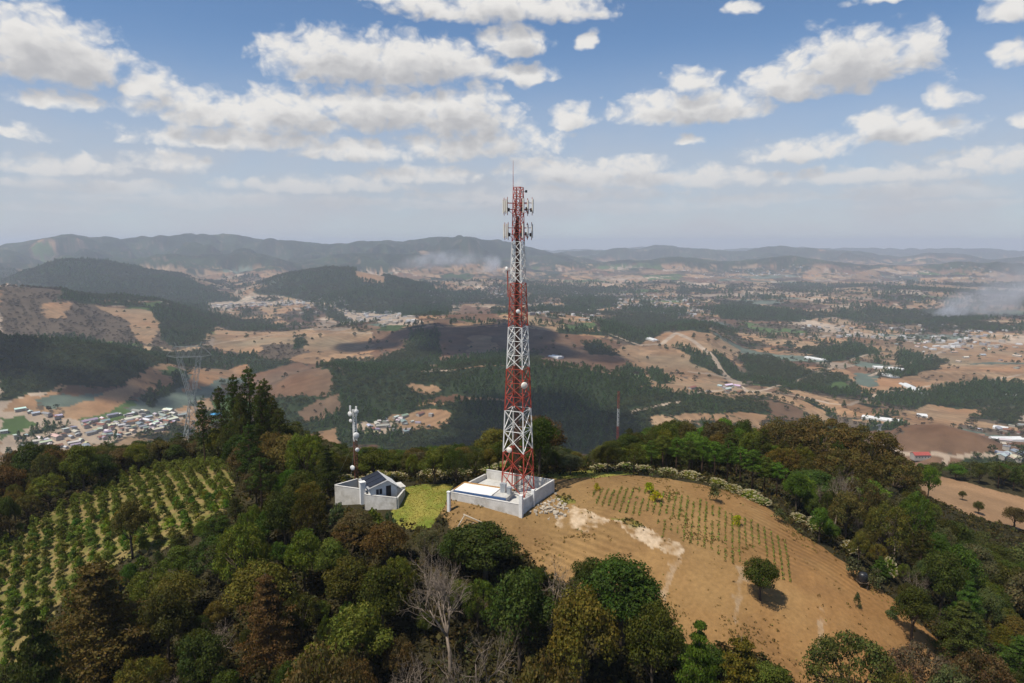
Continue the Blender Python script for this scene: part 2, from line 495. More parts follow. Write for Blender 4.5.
# ------------------------------------------------------------------ mesh helpers
def mesh_np(name, v, f, mats, cols=None, mi=None, smooth_=False):
    """v (n,3), f list of equal-size faces (m,k)"""
    me = bpy.data.meshes.new(name)
    v = np.asarray(v, np.float32)
    f = np.asarray(f, np.int32)
    k = f.shape[1]
    me.vertices.add(len(v))
    me.vertices.foreach_set('co', v.ravel())
    me.loops.add(f.size)
    me.loops.foreach_set('vertex_index', f.ravel())
    me.polygons.add(len(f))
    me.polygons.foreach_set('loop_start', np.arange(0, f.size, k, dtype=np.int32))
    if mi is not None:
        me.polygons.foreach_set('material_index', np.asarray(mi, np.int32))
    me.polygons.foreach_set('use_smooth', np.full(len(f), smooth_))
    for m in (mats if isinstance(mats, (list, tuple)) else [mats]):
        me.materials.append(m)
    if cols is not None:
        at_ = me.color_attributes.new('Col', 'FLOAT_COLOR', 'POINT')
        at_.data.foreach_set('color', np.c_[cols, np.ones(len(v))].astype(np.float32).ravel())
    me.update(calc_edges=True)
    return me


class MB:
    """collects quads (triangles are quads with a doubled corner kept apart) of several materials"""

    def __init__(s):
        s.v, s.f, s.m = [], [], []

    def add(s, vs, fs, m=0):
        b = len(s.v)
        s.v += [tuple(map(float, q)) for q in vs]
        for f in fs:
            s.f.append(tuple(b + i for i in f))
            s.m.append(m)

    def prism(s, poly_a, poly_b, m=0, caps=True):
        n = len(poly_a)
        fs = [(i, (i + 1) % n, n + (i + 1) % n, n + i) for i in range(n)]
        if caps:
            fs += [tuple(range(n))[::-1], tuple(range(n, 2 * n))]
        s.add(list(poly_a) + list(poly_b), fs, m)

    def box(s, c, size, m=0, rot=0.0, top=1.0):
        cx, cy, cz = c
        a, b, h = size[0] / 2, size[1] / 2, size[2] / 2
        co, si = math.cos(rot), math.sin(rot)
        lo = [(-a, -b), (a, -b), (a, b), (-a, b)]
        P = [(cx + x * co - y * si, cy + x * si + y * co, cz - h) for x, y in lo]
        Q = [(cx + top * (x * co - y * si), cy + top * (x * si + y * co), cz + h) for x, y in lo]
        s.prism(P, Q, m)

    def bar(s, p, q, w, m=0, n=4, w2=None):
        p, q = Vector(p), Vector(q)
        d = (q - p)
        if d.length < 1e-6:
            return
        d.normalize()
        u = d.cross(Vector((0, 0, 1)))
        if u.length < .05:
            u = Vector((1, 0, 0))
        u.normalize()
        k = d.cross(u)
        w2 = w if w2 is None else w2
        A = [p + (u * math.cos(2 * math.pi * i / n + .785) + k * math.sin(2 * math.pi * i / n + .785)) * w * .5 for i in range(n)]
        B = [q + (u * math.cos(2 * math.pi * i / n + .785) + k * math.sin(2 * math.pi * i / n + .785)) * w2 * .5 for i in range(n)]
        s.prism(A, B, m)

    def tube(s, pts, rad, n=6, m=0):
        pts = [Vector(p) for p in pts]
        rings = []
        for i, p in enumerate(pts):
            d = (pts[min(i + 1, len(pts) - 1)] - pts[max(i - 1, 0)]).normalized()
            u = d.cross(Vector((0.31, .2, .93)))
            if u.length < .05:
                u = d.cross(Vector((1, 0, 0)))
            u.normalize()
            k = d.cross(u)
            rings.append([p + (u * math.cos(2 * math.pi * j / n) + k * math.sin(2 * math.pi * j / n)) * rad[i] for j in range(n)])
        vs = [q for r_ in rings for q in r_]
        fs = []
        for i in range(len(pts) - 1):
            for j in range(n):
                fs.append((i * n + j, i * n + (j + 1) % n, (i + 1) * n + (j + 1) % n, (i + 1) * n + j))
        fs.append(tuple(range(n))[::-1])
        fs.append(tuple((len(pts) - 1) * n + j for j in range(n)))
        s.add(vs, fs, m)

    def mesh(s, name, mats, smooth_=False):
        me = bpy.data.meshes.new(name)
        me.from_pydata(s.v, [], s.f)
        for m in (mats if isinstance(mats, (list, tuple)) else [mats]):
            me.materials.append(m)
        me.polygons.foreach_set('material_index', s.m)
        me.polygons.foreach_set('use_smooth', [smooth_] * len(s.f))
        me.update()
        return me


def link(name, data, parent=None, loc=None, rotz=None, scale=None):
    o = bpy.data.objects.new(name, data)
    COL.objects.link(o)
    if parent is not None:
        o.parent = parent
    if loc is not None:
        o.location = loc
    if rotz is not None:
        o.rotation_euler = (0, 0, rotz)
    if scale is not None:
        o.scale = scale
    return o


def tag(o, label, cat, group=None, kind=None):
    o['label'] = label
    o['category'] = cat
    if group:
        o['group'] = group
    if kind:
        o['kind'] = kind
    return o


# ------------------------------------------------------------------ materials
def new_mat(name):
    m = bpy.data.materials.new(name)
    m.use_nodes = True
    nt = m.node_tree
    nt.nodes.clear()
    out = nt.nodes.new('ShaderNodeOutputMaterial')
    return m, nt, out


def mix_rgb(nt, a, b, fac, mode='MIX'):
    n = nt.nodes.new('ShaderNodeMix')
    n.data_type = 'RGBA'
    n.blend_type = mode
    for sock, v in ((n.inputs[0], fac), (n.inputs[6], a), (n.inputs[7], b)):
        if isinstance(v, (int, float)):
            sock.default_value = v
        elif isinstance(v, tuple):
            sock.default_value = (*v, 1)
        else:
            nt.links.new(v, sock)
    return n.outputs[2]


def noise_out(nt, scale, detail=4, rough=.6, coord='Object', vec=None):
    if vec is None:
        tc = nt.nodes.new('ShaderNodeTexCoord')
        vec = tc.outputs[coord]
    n = nt.nodes.new('ShaderNodeTexNoise')
    n.inputs['Scale'].default_value = scale
    n.inputs['Detail'].default_value = detail
    n.inputs['Roughness'].default_value = rough
    nt.links.new(vec, n.inputs['Vector'])
    return n.outputs['Fac']


def maprange(nt, v, a, b, c, d, smooth_=False):
    n = nt.nodes.new('ShaderNodeMapRange')
    n.inputs[1].default_value, n.inputs[2].default_value = a, b
    n.inputs[3].default_value, n.inputs[4].default_value = c, d
    if smooth_:
        n.interpolation_type = 'SMOOTHSTEP'
    nt.links.new(v, n.inputs[0])
    return n.outputs[0]


def plain(name, rgb, rough=.7, var=.25, scale=1.5, dirt=None, metal=0.0, bump=0.0, spec=.4):
    """painted, cast or rusty surface with uneven tone and optional stains"""
    m, nt, out = new_mat(name)
    b = nt.nodes.new('ShaderNodeBsdfPrincipled')
    f = noise_out(nt, scale, 5, .65)
    lo = tuple(c * (1 - var) for c in rgb)
    hi = tuple(min(1, c * (1 + var * .6)) for c in rgb)
    c = mix_rgb(nt, lo, hi, maprange(nt, f, .3, .7, 0, 1))
    if dirt:
        g = noise_out(nt, scale * .37, 6, .7)
        c = mix_rgb(nt, c, dirt, maprange(nt, g, .52, .72, 0, .75))
    nt.links.new(c, b.inputs['Base Color'])
    b.inputs['Roughness'].default_value = rough
    b.inputs['Metallic'].default_value = metal
    b.inputs['Specular IOR Level'].default_value = spec
    if bump:
        bp = nt.nodes.new('ShaderNodeBump')
        bp.inputs['Strength'].default_value = bump
        bp.inputs['Distance'].default_value = .05
        nt.links.new(noise_out(nt, scale * 6, 4), bp.inputs['Height'])
        nt.links.new(bp.outputs[0], b.inputs['Normal'])
    nt.links.new(b.outputs[0], out.inputs[0])
    return m


def leaf_mat(name, transl=.36, per_instance=0.0):
    """leaves: colour per leaf from the mesh, tint per tree from the object"""
    m, nt, out = new_mat(name)
    a = nt.nodes.new('ShaderNodeAttribute')
    a.attribute_name = 'Col'
    oi = nt.nodes.new('ShaderNodeObjectInfo')
    c = mix_rgb(nt, a.outputs['Color'], oi.outputs['Color'], 1.0, 'MULTIPLY')
    if per_instance:
        hs = nt.nodes.new('ShaderNodeHueSaturation')
        nt.links.new(maprange(nt, oi.outputs['Random'], 0, 1, 1 - per_instance, 1 + per_instance), hs.inputs['Value'])
        nt.links.new(maprange(nt, oi.outputs['Random'], 0, 1, .475, .51), hs.inputs['Hue'])
        nt.links.new(c, hs.inputs['Color'])
        c = hs.outputs[0]
    d = nt.nodes.new('ShaderNodeBsdfPrincipled')
    d.inputs['Roughness'].default_value = .55
    d.inputs['Specular IOR Level'].default_value = .10
    nt.links.new(c, d.inputs['Base Color'])
    t = nt.nodes.new('ShaderNodeBsdfTranslucent')
    nt.links.new(mix_rgb(nt, c, (1.0, 1.0, .45), 1.0, 'MULTIPLY'), t.inputs[0])
    mx = nt.nodes.new('ShaderNodeMixShader')
    mx.inputs[0].default_value = transl
    nt.links.new(d.outputs[0], mx.inputs[1])
    nt.links.new(t.outputs[0], mx.inputs[2])
    nt.links.new(mx.outputs[0], out.inputs[0])
    return m


def tint_mat(name, rough=.7, var=.2, scale=.6):
    """colour from the object, with grime"""
    m, nt, out = new_mat(name)
    b = nt.nodes.new('ShaderNodeBsdfPrincipled')
    oi = nt.nodes.new('ShaderNodeObjectInfo')
    f = noise_out(nt, scale, 4, .6)
    g = nt.nodes.new('ShaderNodeCombineColor')
    k = maprange(nt, f, .3, .7, 1 - var, 1.0)
    for i in range(3):
        nt.links.new(k, g.inputs[i])
    nt.links.new(mix_rgb(nt, oi.outputs['Color'], g.outputs[0], 1.0, 'MULTIPLY'), b.inputs['Base Color'])
    b.inputs['Roughness'].default_value = rough
    nt.links.new(b.outputs[0], out.inputs[0])
    return m


M_LEAF = leaf_mat('leaves')
M_FAR = leaf_mat('far_leaves', .2, .30)
M_BARK = plain('bark', (.10, .075, .052), .9, .4, 3, spec=.1)
M_PBARK = plain('pine_bark', (.13, .078, .048), .9, .4, 3, spec=.1)
M_DRY = plain('dry_twigs', (.24, .19, .145), .9, .3, 3, spec=.1)
M_RED = plain('red_paint', (.40, .060, .034), .6, .35, .8, dirt=(.30, .11, .075))
M_WHITE = plain('white_paint', (.74, .73, .69), .5, .15, .8, dirt=(.46, .41, .35))
M_STEEL = plain('galvanised_steel', (.36, .38, .39), .5, .2, 1.0, metal=.2)
M_CABLE = plain('rusty_cables', (.085, .038, .026), .8, .4, 2)
M_CREAM = plain('cream_plastic', (.76, .72, .62), .45, .08, 1)
M_CONC = plain('concrete', (.50, .49, .455), .9, .22, .9, dirt=(.30, .28, .24), bump=.3, spec=.2)
M_BLOCK = plain('block_wall', (.58, .56, .52), .9, .18, .8, dirt=(.25, .22, .17), bump=.5, spec=.2)
M_LIME = plain('limewash', (.74, .73, .70), .85, .14, .9, dirt=(.5, .46, .4), spec=.2)
M_BLUE = plain('blue_paint', (.07, .13, .26), .5, .25, 1.5)
M_OCHRE = plain('ochre_paint', (.42, .22, .06), .7, .3, 1.2)
M_DARK = plain('black_plastic', (.018, .019, .022), .4, .3, 1)
M_PANEL = plain('solar_panel', (.022, .024, .032), .35, .3, 1, spec=.4)
M_ROOF = plain('zinc_roof', (.42, .42, .42), .45, .25, 1.0, dirt=(.30, .2, .14), metal=.3)
M_WOOD = plain('weathered_wood', (.42, .36, .28), .9, .3, 3)
M_ROCK = plain('pale_rock', (.42, .36, .28), .95, .35, 2.5, bump=.4, spec=.1)
M_TROOF = tint_mat('house_roof')
M_TWALL = plain('house_wall', (.37, .33, .28), .9, .2, .3)
M_PLAST = plain('greenhouse_plastic', (.62, .62, .60), .4, .15, .1)
M_BTARP = plain('blue_sheet', (.05, .30, .55), .5, .1, 1)

# terrain material: albedo per vertex + fine grain + relief
M_GROUND, _nt, _out = new_mat('ground')
_b = _nt.nodes.new('ShaderNodeBsdfPrincipled')
_b.inputs['Roughness'].default_value = .95
_b.inputs['Specular IOR Level'].default_value = .08
_a = _nt.nodes.new('ShaderNodeAttribute')
_a.attribute_name = 'Col'
_f1 = maprange(_nt, noise_out(_nt, 1.7, 6, .72), .28, .72, .78, 1.2)
_f2 = maprange(_nt, noise_out(_nt, .03, 6, .7), .3, .7, .80, 1.18)
_mm = _nt.nodes.new('ShaderNodeMath')
_mm.operation = 'MULTIPLY'
_nt.links.new(_f1, _mm.inputs[0])
_nt.links.new(_f2, _mm.inputs[1])
_cc = _nt.nodes.new('ShaderNodeCombineColor')
for _i in range(3):
    _nt.links.new(_mm.outputs[0], _cc.inputs[_i])
_nt.links.new(mix_rgb(_nt, _a.outputs['Color'], _cc.outputs[0], 1.0, 'MULTIPLY'), _b.inputs['Base Color'])
_bp = _nt.nodes.new('ShaderNodeBump')
_bp.inputs['Strength'].default_value = .4
_bp.inputs['Distance'].default_value = .18
_nt.links.new(noise_out(_nt, 1.1, 6, .7), _bp.inputs['Height'])
_nt.links.new(_bp.outputs[0], _b.inputs['Normal'])
_nt.links.new(_b.outputs[0], _out.inputs[0])

# ------------------------------------------------------------------ ground sheet
fine = np.radians(np.linspace(-51, 51, 1100))
coarse = np.radians(np.linspace(51, 309, 110)[1:-1])
ANG = np.concatenate([fine, coarse])
rows = np.concatenate([np.array([.5, 10, 20, 30, 38]), np.arange(44, 150, .32), np.arange(150, 260, .9), np.arange(260, 640, 5), np.geomspace(640, 2300, 330)[:-1], np.geomspace(2300, 21000, 300)])
gx = (rows[:, None] * np.sin(ANG)[None, :]).ravel()
gy = (rows[:, None] * np.cos(ANG)[None, :]).ravel()
gz = H(gx, gy)
gc, gcol = cover(gx, gy)
na, nr_ = len(ANG), len(rows)
ii = np.arange(nr_ - 1)[:, None] * na
jj = np.arange(na)[None, :]
j2 = (jj + 1) % na
quads = np.stack([ii + jj, ii + j2, ii + na + j2, ii + na + jj], -1).reshape(-1, 4)[:, ::-1]
# keep facing up
ground = link('ground', mesh_np('ground', np.c_[gx, gy, gz], quads, M_GROUND, gcol, smooth_=True))
tag(ground, 'hilltop and wide farmed valley with hills out to the horizon', 'ground', kind='structure')
_nz = ground.data.polygons[5000].normal.z
if _nz < 0:
    ground.data.flip_normals()

# ------------------------------------------------------------------ tree shapes
def unit(n, rng):
    d = rng.normal(size=(n, 3))
    return d / np.linalg.norm(d, axis=1)[:, None]


def leaf_quads(c, nrm, size, rng, aspect=.75):
    n = len(c)
    t = np.cross(nrm, unit(n, rng))
    t /= np.linalg.norm(t, axis=1)[:, None] + 1e-9
    b = np.cross(nrm, t)
    s = (size * rng.uniform(.6, 1.35, n))[:, None]
    k = rng.uniform(.5, 1.0, (n, 4, 1))
    v = np.stack([c + t * s * k[:, 0], c + b * s * aspect * k[:, 1], c - t * s * k[:, 2], c - b * s * aspect * k[:, 3]], 1)
    v = v + rng.normal(size=v.shape) * (size * .12)
    f = np.arange(n * 4).reshape(n, 4)
    return v.reshape(-1, 3), f


class Crown:
    def __init__(s, seed):
        s.rng = np.random.default_rng(seed)
        s.v, s.c = [], []

    def blob(s, cen, rad, n, size, tone=1.0, up=.25, inner=.35, warm=0.0):
        rng = s.rng
        d = unit(n, rng)
        d[:, 2] += up
        d /= np.linalg.norm(d, axis=1)[:, None]
        rr = 1 - inner * rng.random(n) ** 1.6
        rr *= 1 + .16 * np.sin(d[:, 0] * 5 + cen[0] * 3) * np.sin(d[:, 1] * 5 + cen[1] * 2) + .1 * rng.normal(size=n)
        p = np.asarray(cen) + d * np.asarray(rad) * rr[:, None]
        nm = d + unit(n, rng) * .75
        nm /= np.linalg.norm(nm, axis=1)[:, None]
        v, f = leaf_quads(p, nm, size, rng)
        lt = tone * rng.uniform(.72, 1.3, n)
        col = np.stack([lt * (1 + warm + rng.normal(size=n) * .10), lt, lt * (1 + rng.normal(size=n) * .1)], 1)
        s.v.append(v)
        s.c.append(np.repeat(np.clip(col, .05, 3), 4, 0))

    def mesh(s, name, mat):
        v = np.concatenate(s.v)
        return mesh_np(name, v, np.arange(len(v)).reshape(-1, 4), mat, np.concatenate(s.c))


def make_broadleaf(seed):
    """height 10, crown about 8 across"""
    rng = np.random.default_rng(seed)
    cr = Crown(seed + 100)
    n = 30
    ends = []
    for i in range(n):
        a = i * 2.4 + rng.uniform(-.4, .4)
        e = rng.uniform(-.25, 1.0)
        q = math.sqrt(max(0, 1 - max(e, 0) ** 2)) * rng.uniform(.62, 1.12)
        c = (math.cos(a) * 3.0 * q, math.sin(a) * 3.0 * q, 6.0 + 3.0 * e * rng.uniform(.75, 1.1))
        r = rng.uniform(.85, 1.65)
        ends.append(c)
        cr.blob(c, (r, r, r * .78), int(230 * r), .175, rng.uniform(.78, 1.2), warm=rng.uniform(-.08, .12))
    for i in range(4):
        a = rng.uniform(0, 6.3)
        cr.blob((math.cos(a) * 1.3, math.sin(a) * 1.3, 5.5 + rng.uniform(-1, 1.5)), (1.6, 1.6, 1.5), 130, .30, .8)
    t = MB()
    bend = rng.uniform(-.4, .4, 2)
    t.tube([(0, 0, -.8), (bend[0] * .2, bend[1] * .2, 1.4), (bend[0] * .7, bend[1] * .7, 3.4), (bend[0], bend[1], 6.8)], [.34, .27, .2, .08], 7)
    for k in rng.choice(n, 11, replace=False):
        e = ends[k]
        z0 = rng.uniform(2.2, 4.6)
        f = z0 / 6.8
        st = (bend[0] * f, bend[1] * f, z0)
        mid = tuple((st[j] + e[j]) / 2 + rng.uniform(-.3, .3) for j in range(3))
        t.tube([st, mid, e], [.12, .08, .03], 5)
    return t.mesh('trunk', M_BARK, True), cr.mesh('crown', M_LEAF)


def make_oak(seed):
    """wide rounded dome, height 9, crown 10 across, many small clumps"""
    rng = np.random.default_rng(seed)
    cr = Crown(seed + 200)
    n = 62
    ends = []
    for i in range(n):
        a = i * 2.4 + rng.uniform(-.3, .3)
        e = (i + .5) / n * 1.08 - .12
        q = math.sqrt(max(0, 1 - max(e, 0) ** 2)) * rng.uniform(.78, 1.06)
        c = (math.cos(a) * 4.2 * q, math.sin(a) * 4.2 * q, 4.4 + 3.9 * e * rng.uniform(.88, 1.08))
        r = rng.uniform(.6, 1.15)
        ends.append(c)
        cr.blob(c, (r, r, r * .8), int(165 * r), .16, rng.uniform(.7, 1.25), up=.4, warm=rng.uniform(-.1, .2))
    t = MB()
    t.tube([(0, 0, -.8), (0, .1, 1.2), (.1, .2, 2.6), (.1, .1, 5.5)], [.42, .34, .26, .1], 7)
    for k in rng.choice(n, 16, replace=False):
        e = ends[k]
        z0 = rng.uniform(1.4, 3.6)
        st = (.1, .1, z0)
        mid = tuple((st[j] + e[j]) / 2 + rng.uniform(-.3, .4) for j in range(3))
        t.tube([st, mid, e], [.15, .09, .03], 5)
    return t.mesh('trunk', M_BARK, True), cr.mesh('crown', M_LEAF)


def make_pine(seed, base=.38):
    """tall open pine, height 16, crown 6 across"""
    rng = np.random.default_rng(seed)
    cr = Crown(seed + 300)
    t = MB()
    b = rng.uniform(-.3, .3, 2)
    t.tube([(0, 0, -1), (b[0] * .3, b[1] * .3, 5), (b[0], b[1], 10), (b[0] * .6, b[1] * .6, 15.6)], [.28, .22, .15, .04], 7)
    z = 16 * base
    while z < 15.6:
        u = (z / 16 - base) / (1 - base)
        R_ = 2.9 * (1 - u) ** .65 * (.55 + .45 * min(1, u * 5)) + .35
        k = rng.integers(3, 6)
        a0 = rng.uniform(0, 6.3)
        for i in range(k):
            a = a0 + i * 6.283 / k + rng.uniform(-.4, .4)
            L = R_ * rng.uniform(.6, 1.15)
            tip = (b[0] + math.cos(a) * L, b[1] + math.sin(a) * L, z + L * .18 + rng.uniform(-.2, .2))
            t.tube([(b[0], b[1], z - .2), tip], [.06, .02], 4)
            for w in (.55, 1.0) if L > 1.2 else (.9,):
                c = (b[0] + math.cos(a) * L * w, b[1] + math.sin(a) * L * w, z + L * .18 * w + .1)
                r = (.34 + .22 * L) * rng.uniform(.8, 1.2)
                cr.blob(c, (r, r, r * .55), int(75 * (r + .4)), .15, rng.uniform(.75, 1.2), up=.3, inner=.6)
        z += rng.uniform(.55, .95)
    cr.blob((b[0] * .6, b[1] * .6, 15.5), (.35, .35, .7), 40, .18)
    return t.mesh('trunk', M_PBARK, True), cr.mesh('crown', M_LEAF)


def make_cedar(seed):
    """broad conifer with flat drooping tiers, height 12, crown 9 across"""
    rng = np.random.default_rng(seed)
    cr = Crown(seed + 400)
    t = MB()
    t.tube([(0, 0, -1), (.1, 0, 4), (0, .1, 8), (0, 0, 11.8)], [.32, .25, .16, .03], 7)
    z = 2.6
    while z < 11.8:
        u = (z - 2.6) / 9.2
        R_ = 4.5 * (1 - u ** 1.5) * rng.uniform(.72, 1.1) + .3
        k = rng.integers(4, 7)
        a0 = rng.uniform(0, 6.3)
        for i in range(k):
            a = a0 + i * 6.283 / k + rng.uniform(-.3, .3)
            L = R_ * rng.uniform(.6, 1.1)
            t.tube([(0, 0, z + .15), (math.cos(a) * L * .6, math.sin(a) * L * .6, z + .25), (math.cos(a) * L, math.sin(a) * L, z - .1)], [.08, .05, .02], 4)
            for w in (.35, .65, .95):
                r = (.45 + .16 * L) * rng.uniform(.8, 1.25)
                cr.blob((math.cos(a) * L * w, math.sin(a) * L * w, z + .2 - .2 * w), (r * 1.15, r * 1.15, r * .38), int(105 * r) + 20, .15, rng.uniform(.72, 1.22), up=.5, inner=.6)
        z += rng.uniform(.75, 1.1)
    return t.mesh('trunk', M_BARK, True), cr.mesh('crown', M_LEAF)


def make_bare(seed, spread=.55, leafy=0):
    """leafless tree, height about 9"""
    rng = np.random.default_rng(seed)
    trunk, br = MB(), MB()
    twv = []

    def grow(p, d, L, r, lev):
        p = np.array(p)
        n = 3
        pts, rad = [p], [r]
        for i in range(n):
            d = d + rng.normal(size=3) * .13
            d[2] += .05
            d /= np.linalg.norm(d)
            p = p + d * L / n
            pts.append(p)
            rad.append(r * (1 - .45 * (i + 1) / n))
        (trunk if lev == 0 else br).tube(pts, rad, 6 if lev < 2 else 3)
        if lev >= 5:
            return
        k = [5, 4, 4, 3, 3][lev]
        for i in range(k):
            q = pts[rng.integers(1 if lev else 2, n + 1)] if i else pts[-1]
            nd = d + unit(1, rng)[0] * (spread + .35 * (i > 0))
            nd /= np.linalg.norm(nd)
            grow(q, nd, L * rng.uniform(.55, .78), r * .52, lev + 1)
    grow((0, 0, -.5), np.array([0, 0, 1.0]), 3.4, .2, 0)
    return trunk.mesh('trunk', M_DRY, True), br.mesh('branches', M_DRY, True)


def make_shrub(seed, n=13, size=.17, cone=False):
    """bush, height 2.4, 2.8 across, single mesh with its stems"""
    rng = np.random.default_rng(seed)
    cr = Crown(seed + 500)
    for i in range(n):
        a = i * 2.4 + rng.uniform(-.5, .5)
        e = rng.uniform(0, 1)
        q = (1 - e ** 2) ** .5 * rng.uniform(.5, 1.1)
        if cone:
            q = (1 - e) * rng.uniform(.6, 1.1)
        r = rng.uniform(.36, .68) * (.8 if cone else 1)
        cr.blob((math.cos(a) * 1.0 * q, math.sin(a) * 1.0 * q, .6 + 1.35 * e), (r, r, r * .85), int(62 * r) + 14, size, rng.uniform(.75, 1.25), warm=rng.uniform(-.12, .05))
    return cr


def make_flowering(seed):
    cr = make_shrub(seed, 20, .17)
    fo = cr.mesh('foliage', M_LEAF)
    rng = np.random.default_rng(seed + 9)
    bl = Crown(seed + 600)
    for i in range(85):
        d = unit(1, rng)[0]
        d[2] = abs(d[2])
        p = d * np.array([1.42, 1.42, 1.75]) * rng.uniform(.86, 1.04) + (0, 0, .62)
        bl.blob(p, (.16, .16, .11), 9, .105, rng.uniform(.8, 1.15))
    return fo, bl.mesh('blossoms', M_LEAF)


def make_far(seed, pine=False):
    """tree for the distant woods: height 1, width 1"""
    cr = Crown(seed + 700)
    rng = np.random.default_rng(seed)
    if pine:
        for i in range(9):
            e = i / 8
            for k in range(2):
                a = rng.uniform(0, 6.3)
                w = (1 - e) * .34
                cr.blob((math.cos(a) * w, math.sin(a) * w, .3 + .66 * e), (.17, .17, .12), 7, .105, rng.uniform(.7, 1.25))
    else:
        for i in range(12):
            a = i * 2.4
            e = rng.uniform(0, 1)
            q = (1 - e * e) ** .5 * .34
            cr.blob((math.cos(a) * q, math.sin(a) * q, .42 + .42 * e), (.18, .18, .15), 11, .10, rng.uniform(.7, 1.25))
    return cr


PROTO = {  # kind: variants, height, crown width, part names
    'broadleaf_tree': ([make_broadleaf(s) for s in range(1, 6)], 10.0, 8.0, ('trunk', 'crown')),
    'oak_tree': ([make_oak(s) for s in range(11, 15)], 9.2, 9.6, ('trunk', 'crown')),
    'pine_tree': ([make_pine(s, b_) for s, b_ in ((21, .38), (22, .42), (23, .36), (24, .5), (25, .56), (26, .5))], 16.0, 6.0, ('trunk', 'crown')),
    'cedar_tree': ([make_cedar(s) for s in range(31, 34)], 12.0, 9.0, ('trunk', 'crown')),
    'bare_tree': ([make_bare(s, sp) for s, sp in ((41, .5), (42, .62), (47, .7))], 9.0, 7.5, ('trunk', 'branches')),
    'flowering_shrub': ([make_flowering(s) for s in (51, 52, 53)], 2.5, 3.1, ('foliage', 'blossoms')),
    'wild_shrub': ([(make_shrub(s).mesh('shrub', M_LEAF),) for s in (61, 62, 63)], 2.5, 3.0, ()),
    'plantation_shrub': ([(make_shrub(s, 11, .16, True).mesh('shrub', M_LEAF),) for s in (71, 72, 73, 74)], 2.4, 2.3, ()),
}
BLOOM = (.50, .43, .27)


def build_tree(kind, x, y, h, w, tint, z=None, var=None, rot=None, lean=0.0):
    variants, H0, W0, parts = PROTO[kind]
    ms = variants[R.randrange(len(variants)) if var is None else var % len(variants)]
    z = Hs(x, y) - .1 if z is None else z
    rz = R.uniform(0, 6.28) if rot is None else rot
    sc = (w / W0, w / W0, h / H0)
    if not parts:
        o = link(kind, ms[0], None, (x, y, z), rz, sc)
        o.color = (*tint, 1)
        return o
    e = link(kind, None, None, (x, y, z), rz, sc)
    e.rotation_euler[0] = lean
    e.empty_display_size = .5
    for pn, me in zip(parts, ms):
        c = link(pn, me, e)
        c.color = (*(BLOOM if pn == 'blossoms' else tint), 1)
    return e


# ------------------------------------------------------------------ where the near trees stand
def proj(x, y, z):
    zz = z - CAM_Z
    dep = y * CP - zz * SP
    return 512 + FPX * x / dep, 341.5 - FPX * (y * SP + zz * CP) / dep, dep


def top_height(px, py, Y, w_px=None):
    """ground point and height of a tree whose top shows at px, py when it stands at depth Y"""
    x, y, zt = at_depth(px, py, Y)
    g = Hs(x, y)
    dep = proj(x, y, zt)[2]
    return x, y, g, max(1.2, zt - g), (w_px or 50) * dep / FPX


TINTS = {
    'dark green': (.056, .068, .011), 'olive green': (.115, .120, .017), 'fresh green': (.096, .150, .018), 'deep green': (.072, .100, .014),
    'russet brown': (.108, .086, .022), 'dull brown': (.098, .080, .024), 'grey green': (.096, .100, .040), 'yellowish green': (.15, .15, .019),
    'grey': (1, 1, 1)}
TREES = []     # dict per tree
SPEC = []


def spec(kind, px, py, Y, wpx, tint, label, var=None, lean=0.0):
    x, y, g, h, w = top_height(px, py, Y, wpx)
    TREES.append(dict(kind=kind, x=x, y=y, h=h, w=w, tint=tint, label=label, var=var, lean=lean, fixed=True))


# notable trees, read one by one from the photograph
spec('pine_tree', 233, 374, 140, 21, 'dark green', 'tall dark pine at the left end of the tight clump of tall pines', 0)
spec('pine_tree', 247, 366, 142, 25, 'dark green', 'tallest dark pine, topping the clump on the left ridge', 1)
spec('pine_tree', 259, 384, 139, 22, 'dark green', 'dark tall pine just right of the tallest pine in the clump', 2)
spec('pine_tree', 271, 397, 143, 24, 'dark green', 'shorter dark pine on the right flank of the tall pine clump', 3)
spec('pine_tree', 222, 385, 146, 20, 'dark green', 'thin dark pine leaning out of the left side of the tall pine clump', 1, .05)
spec('pine_tree', 201, 400, 143, 17, 'dark green', 'lone slim dark pine between the lattice pylon and the tall pine clump', 2)
spec('pine_tree', 240, 392, 137, 22, 'dark green', 'lower dark pine in the front of the tall pine clump', 2)
spec('pine_tree', 264, 378, 146, 24, 'dark green', 'tall dark pine at the back right of the tall pine clump', 1)
spec('pine_tree', 279, 408, 138, 24, 'dark green', 'shortest dark pine at the right end of the tall pine clump', 0)
spec('broadleaf_tree', 287, 424, 141, 30, 'dark green', 'dark round broadleaf at the foot of the tall pine clump')
spec('broadleaf_tree', 540, 414, 122, 52, 'dull brown', 'large dark tree standing right behind the tall red and white tower', 1)
spec('broadleaf_tree', 497, 428, 126, 44, 'olive green', 'olive round tree rising behind the left legs of the tall tower', 2)
spec('broadleaf_tree', 468, 455, 118, 38, 'dark green', 'dark low tree at the back left of the walled tower compound', 3)
spec('broadleaf_tree', 624, 558, 74, 84, 'dark green', 'big dark dome shaped tree overlapping the lower edge of the bare slope', 2)
spec('broadleaf_tree', 583, 590, 68, 74, 'olive green', 'big olive tree in front of the big dark dome tree', 3)
spec('broadleaf_tree', 655, 600, 68, 60, 'deep green', 'deep green tree on the right flank of the big dark dome tree', 1)
spec('cedar_tree', 742, 632, 60, 92, 'olive green', 'broad olive conifer at the bottom edge below the bare slope', 0)
spec('cedar_tree', 700, 622, 60, 66, 'deep green', 'narrower deep green conifer beside the broad olive conifer', 1)
spec('oak_tree', 853, 631, 66, 92, 'dull brown', 'wide brownish dome shaped oak at the foot of the bare slope', 0)
spec('oak_tree', 925, 645, 70, 70, 'grey green', 'grey green oak right of the wide brownish dome oak', 1)
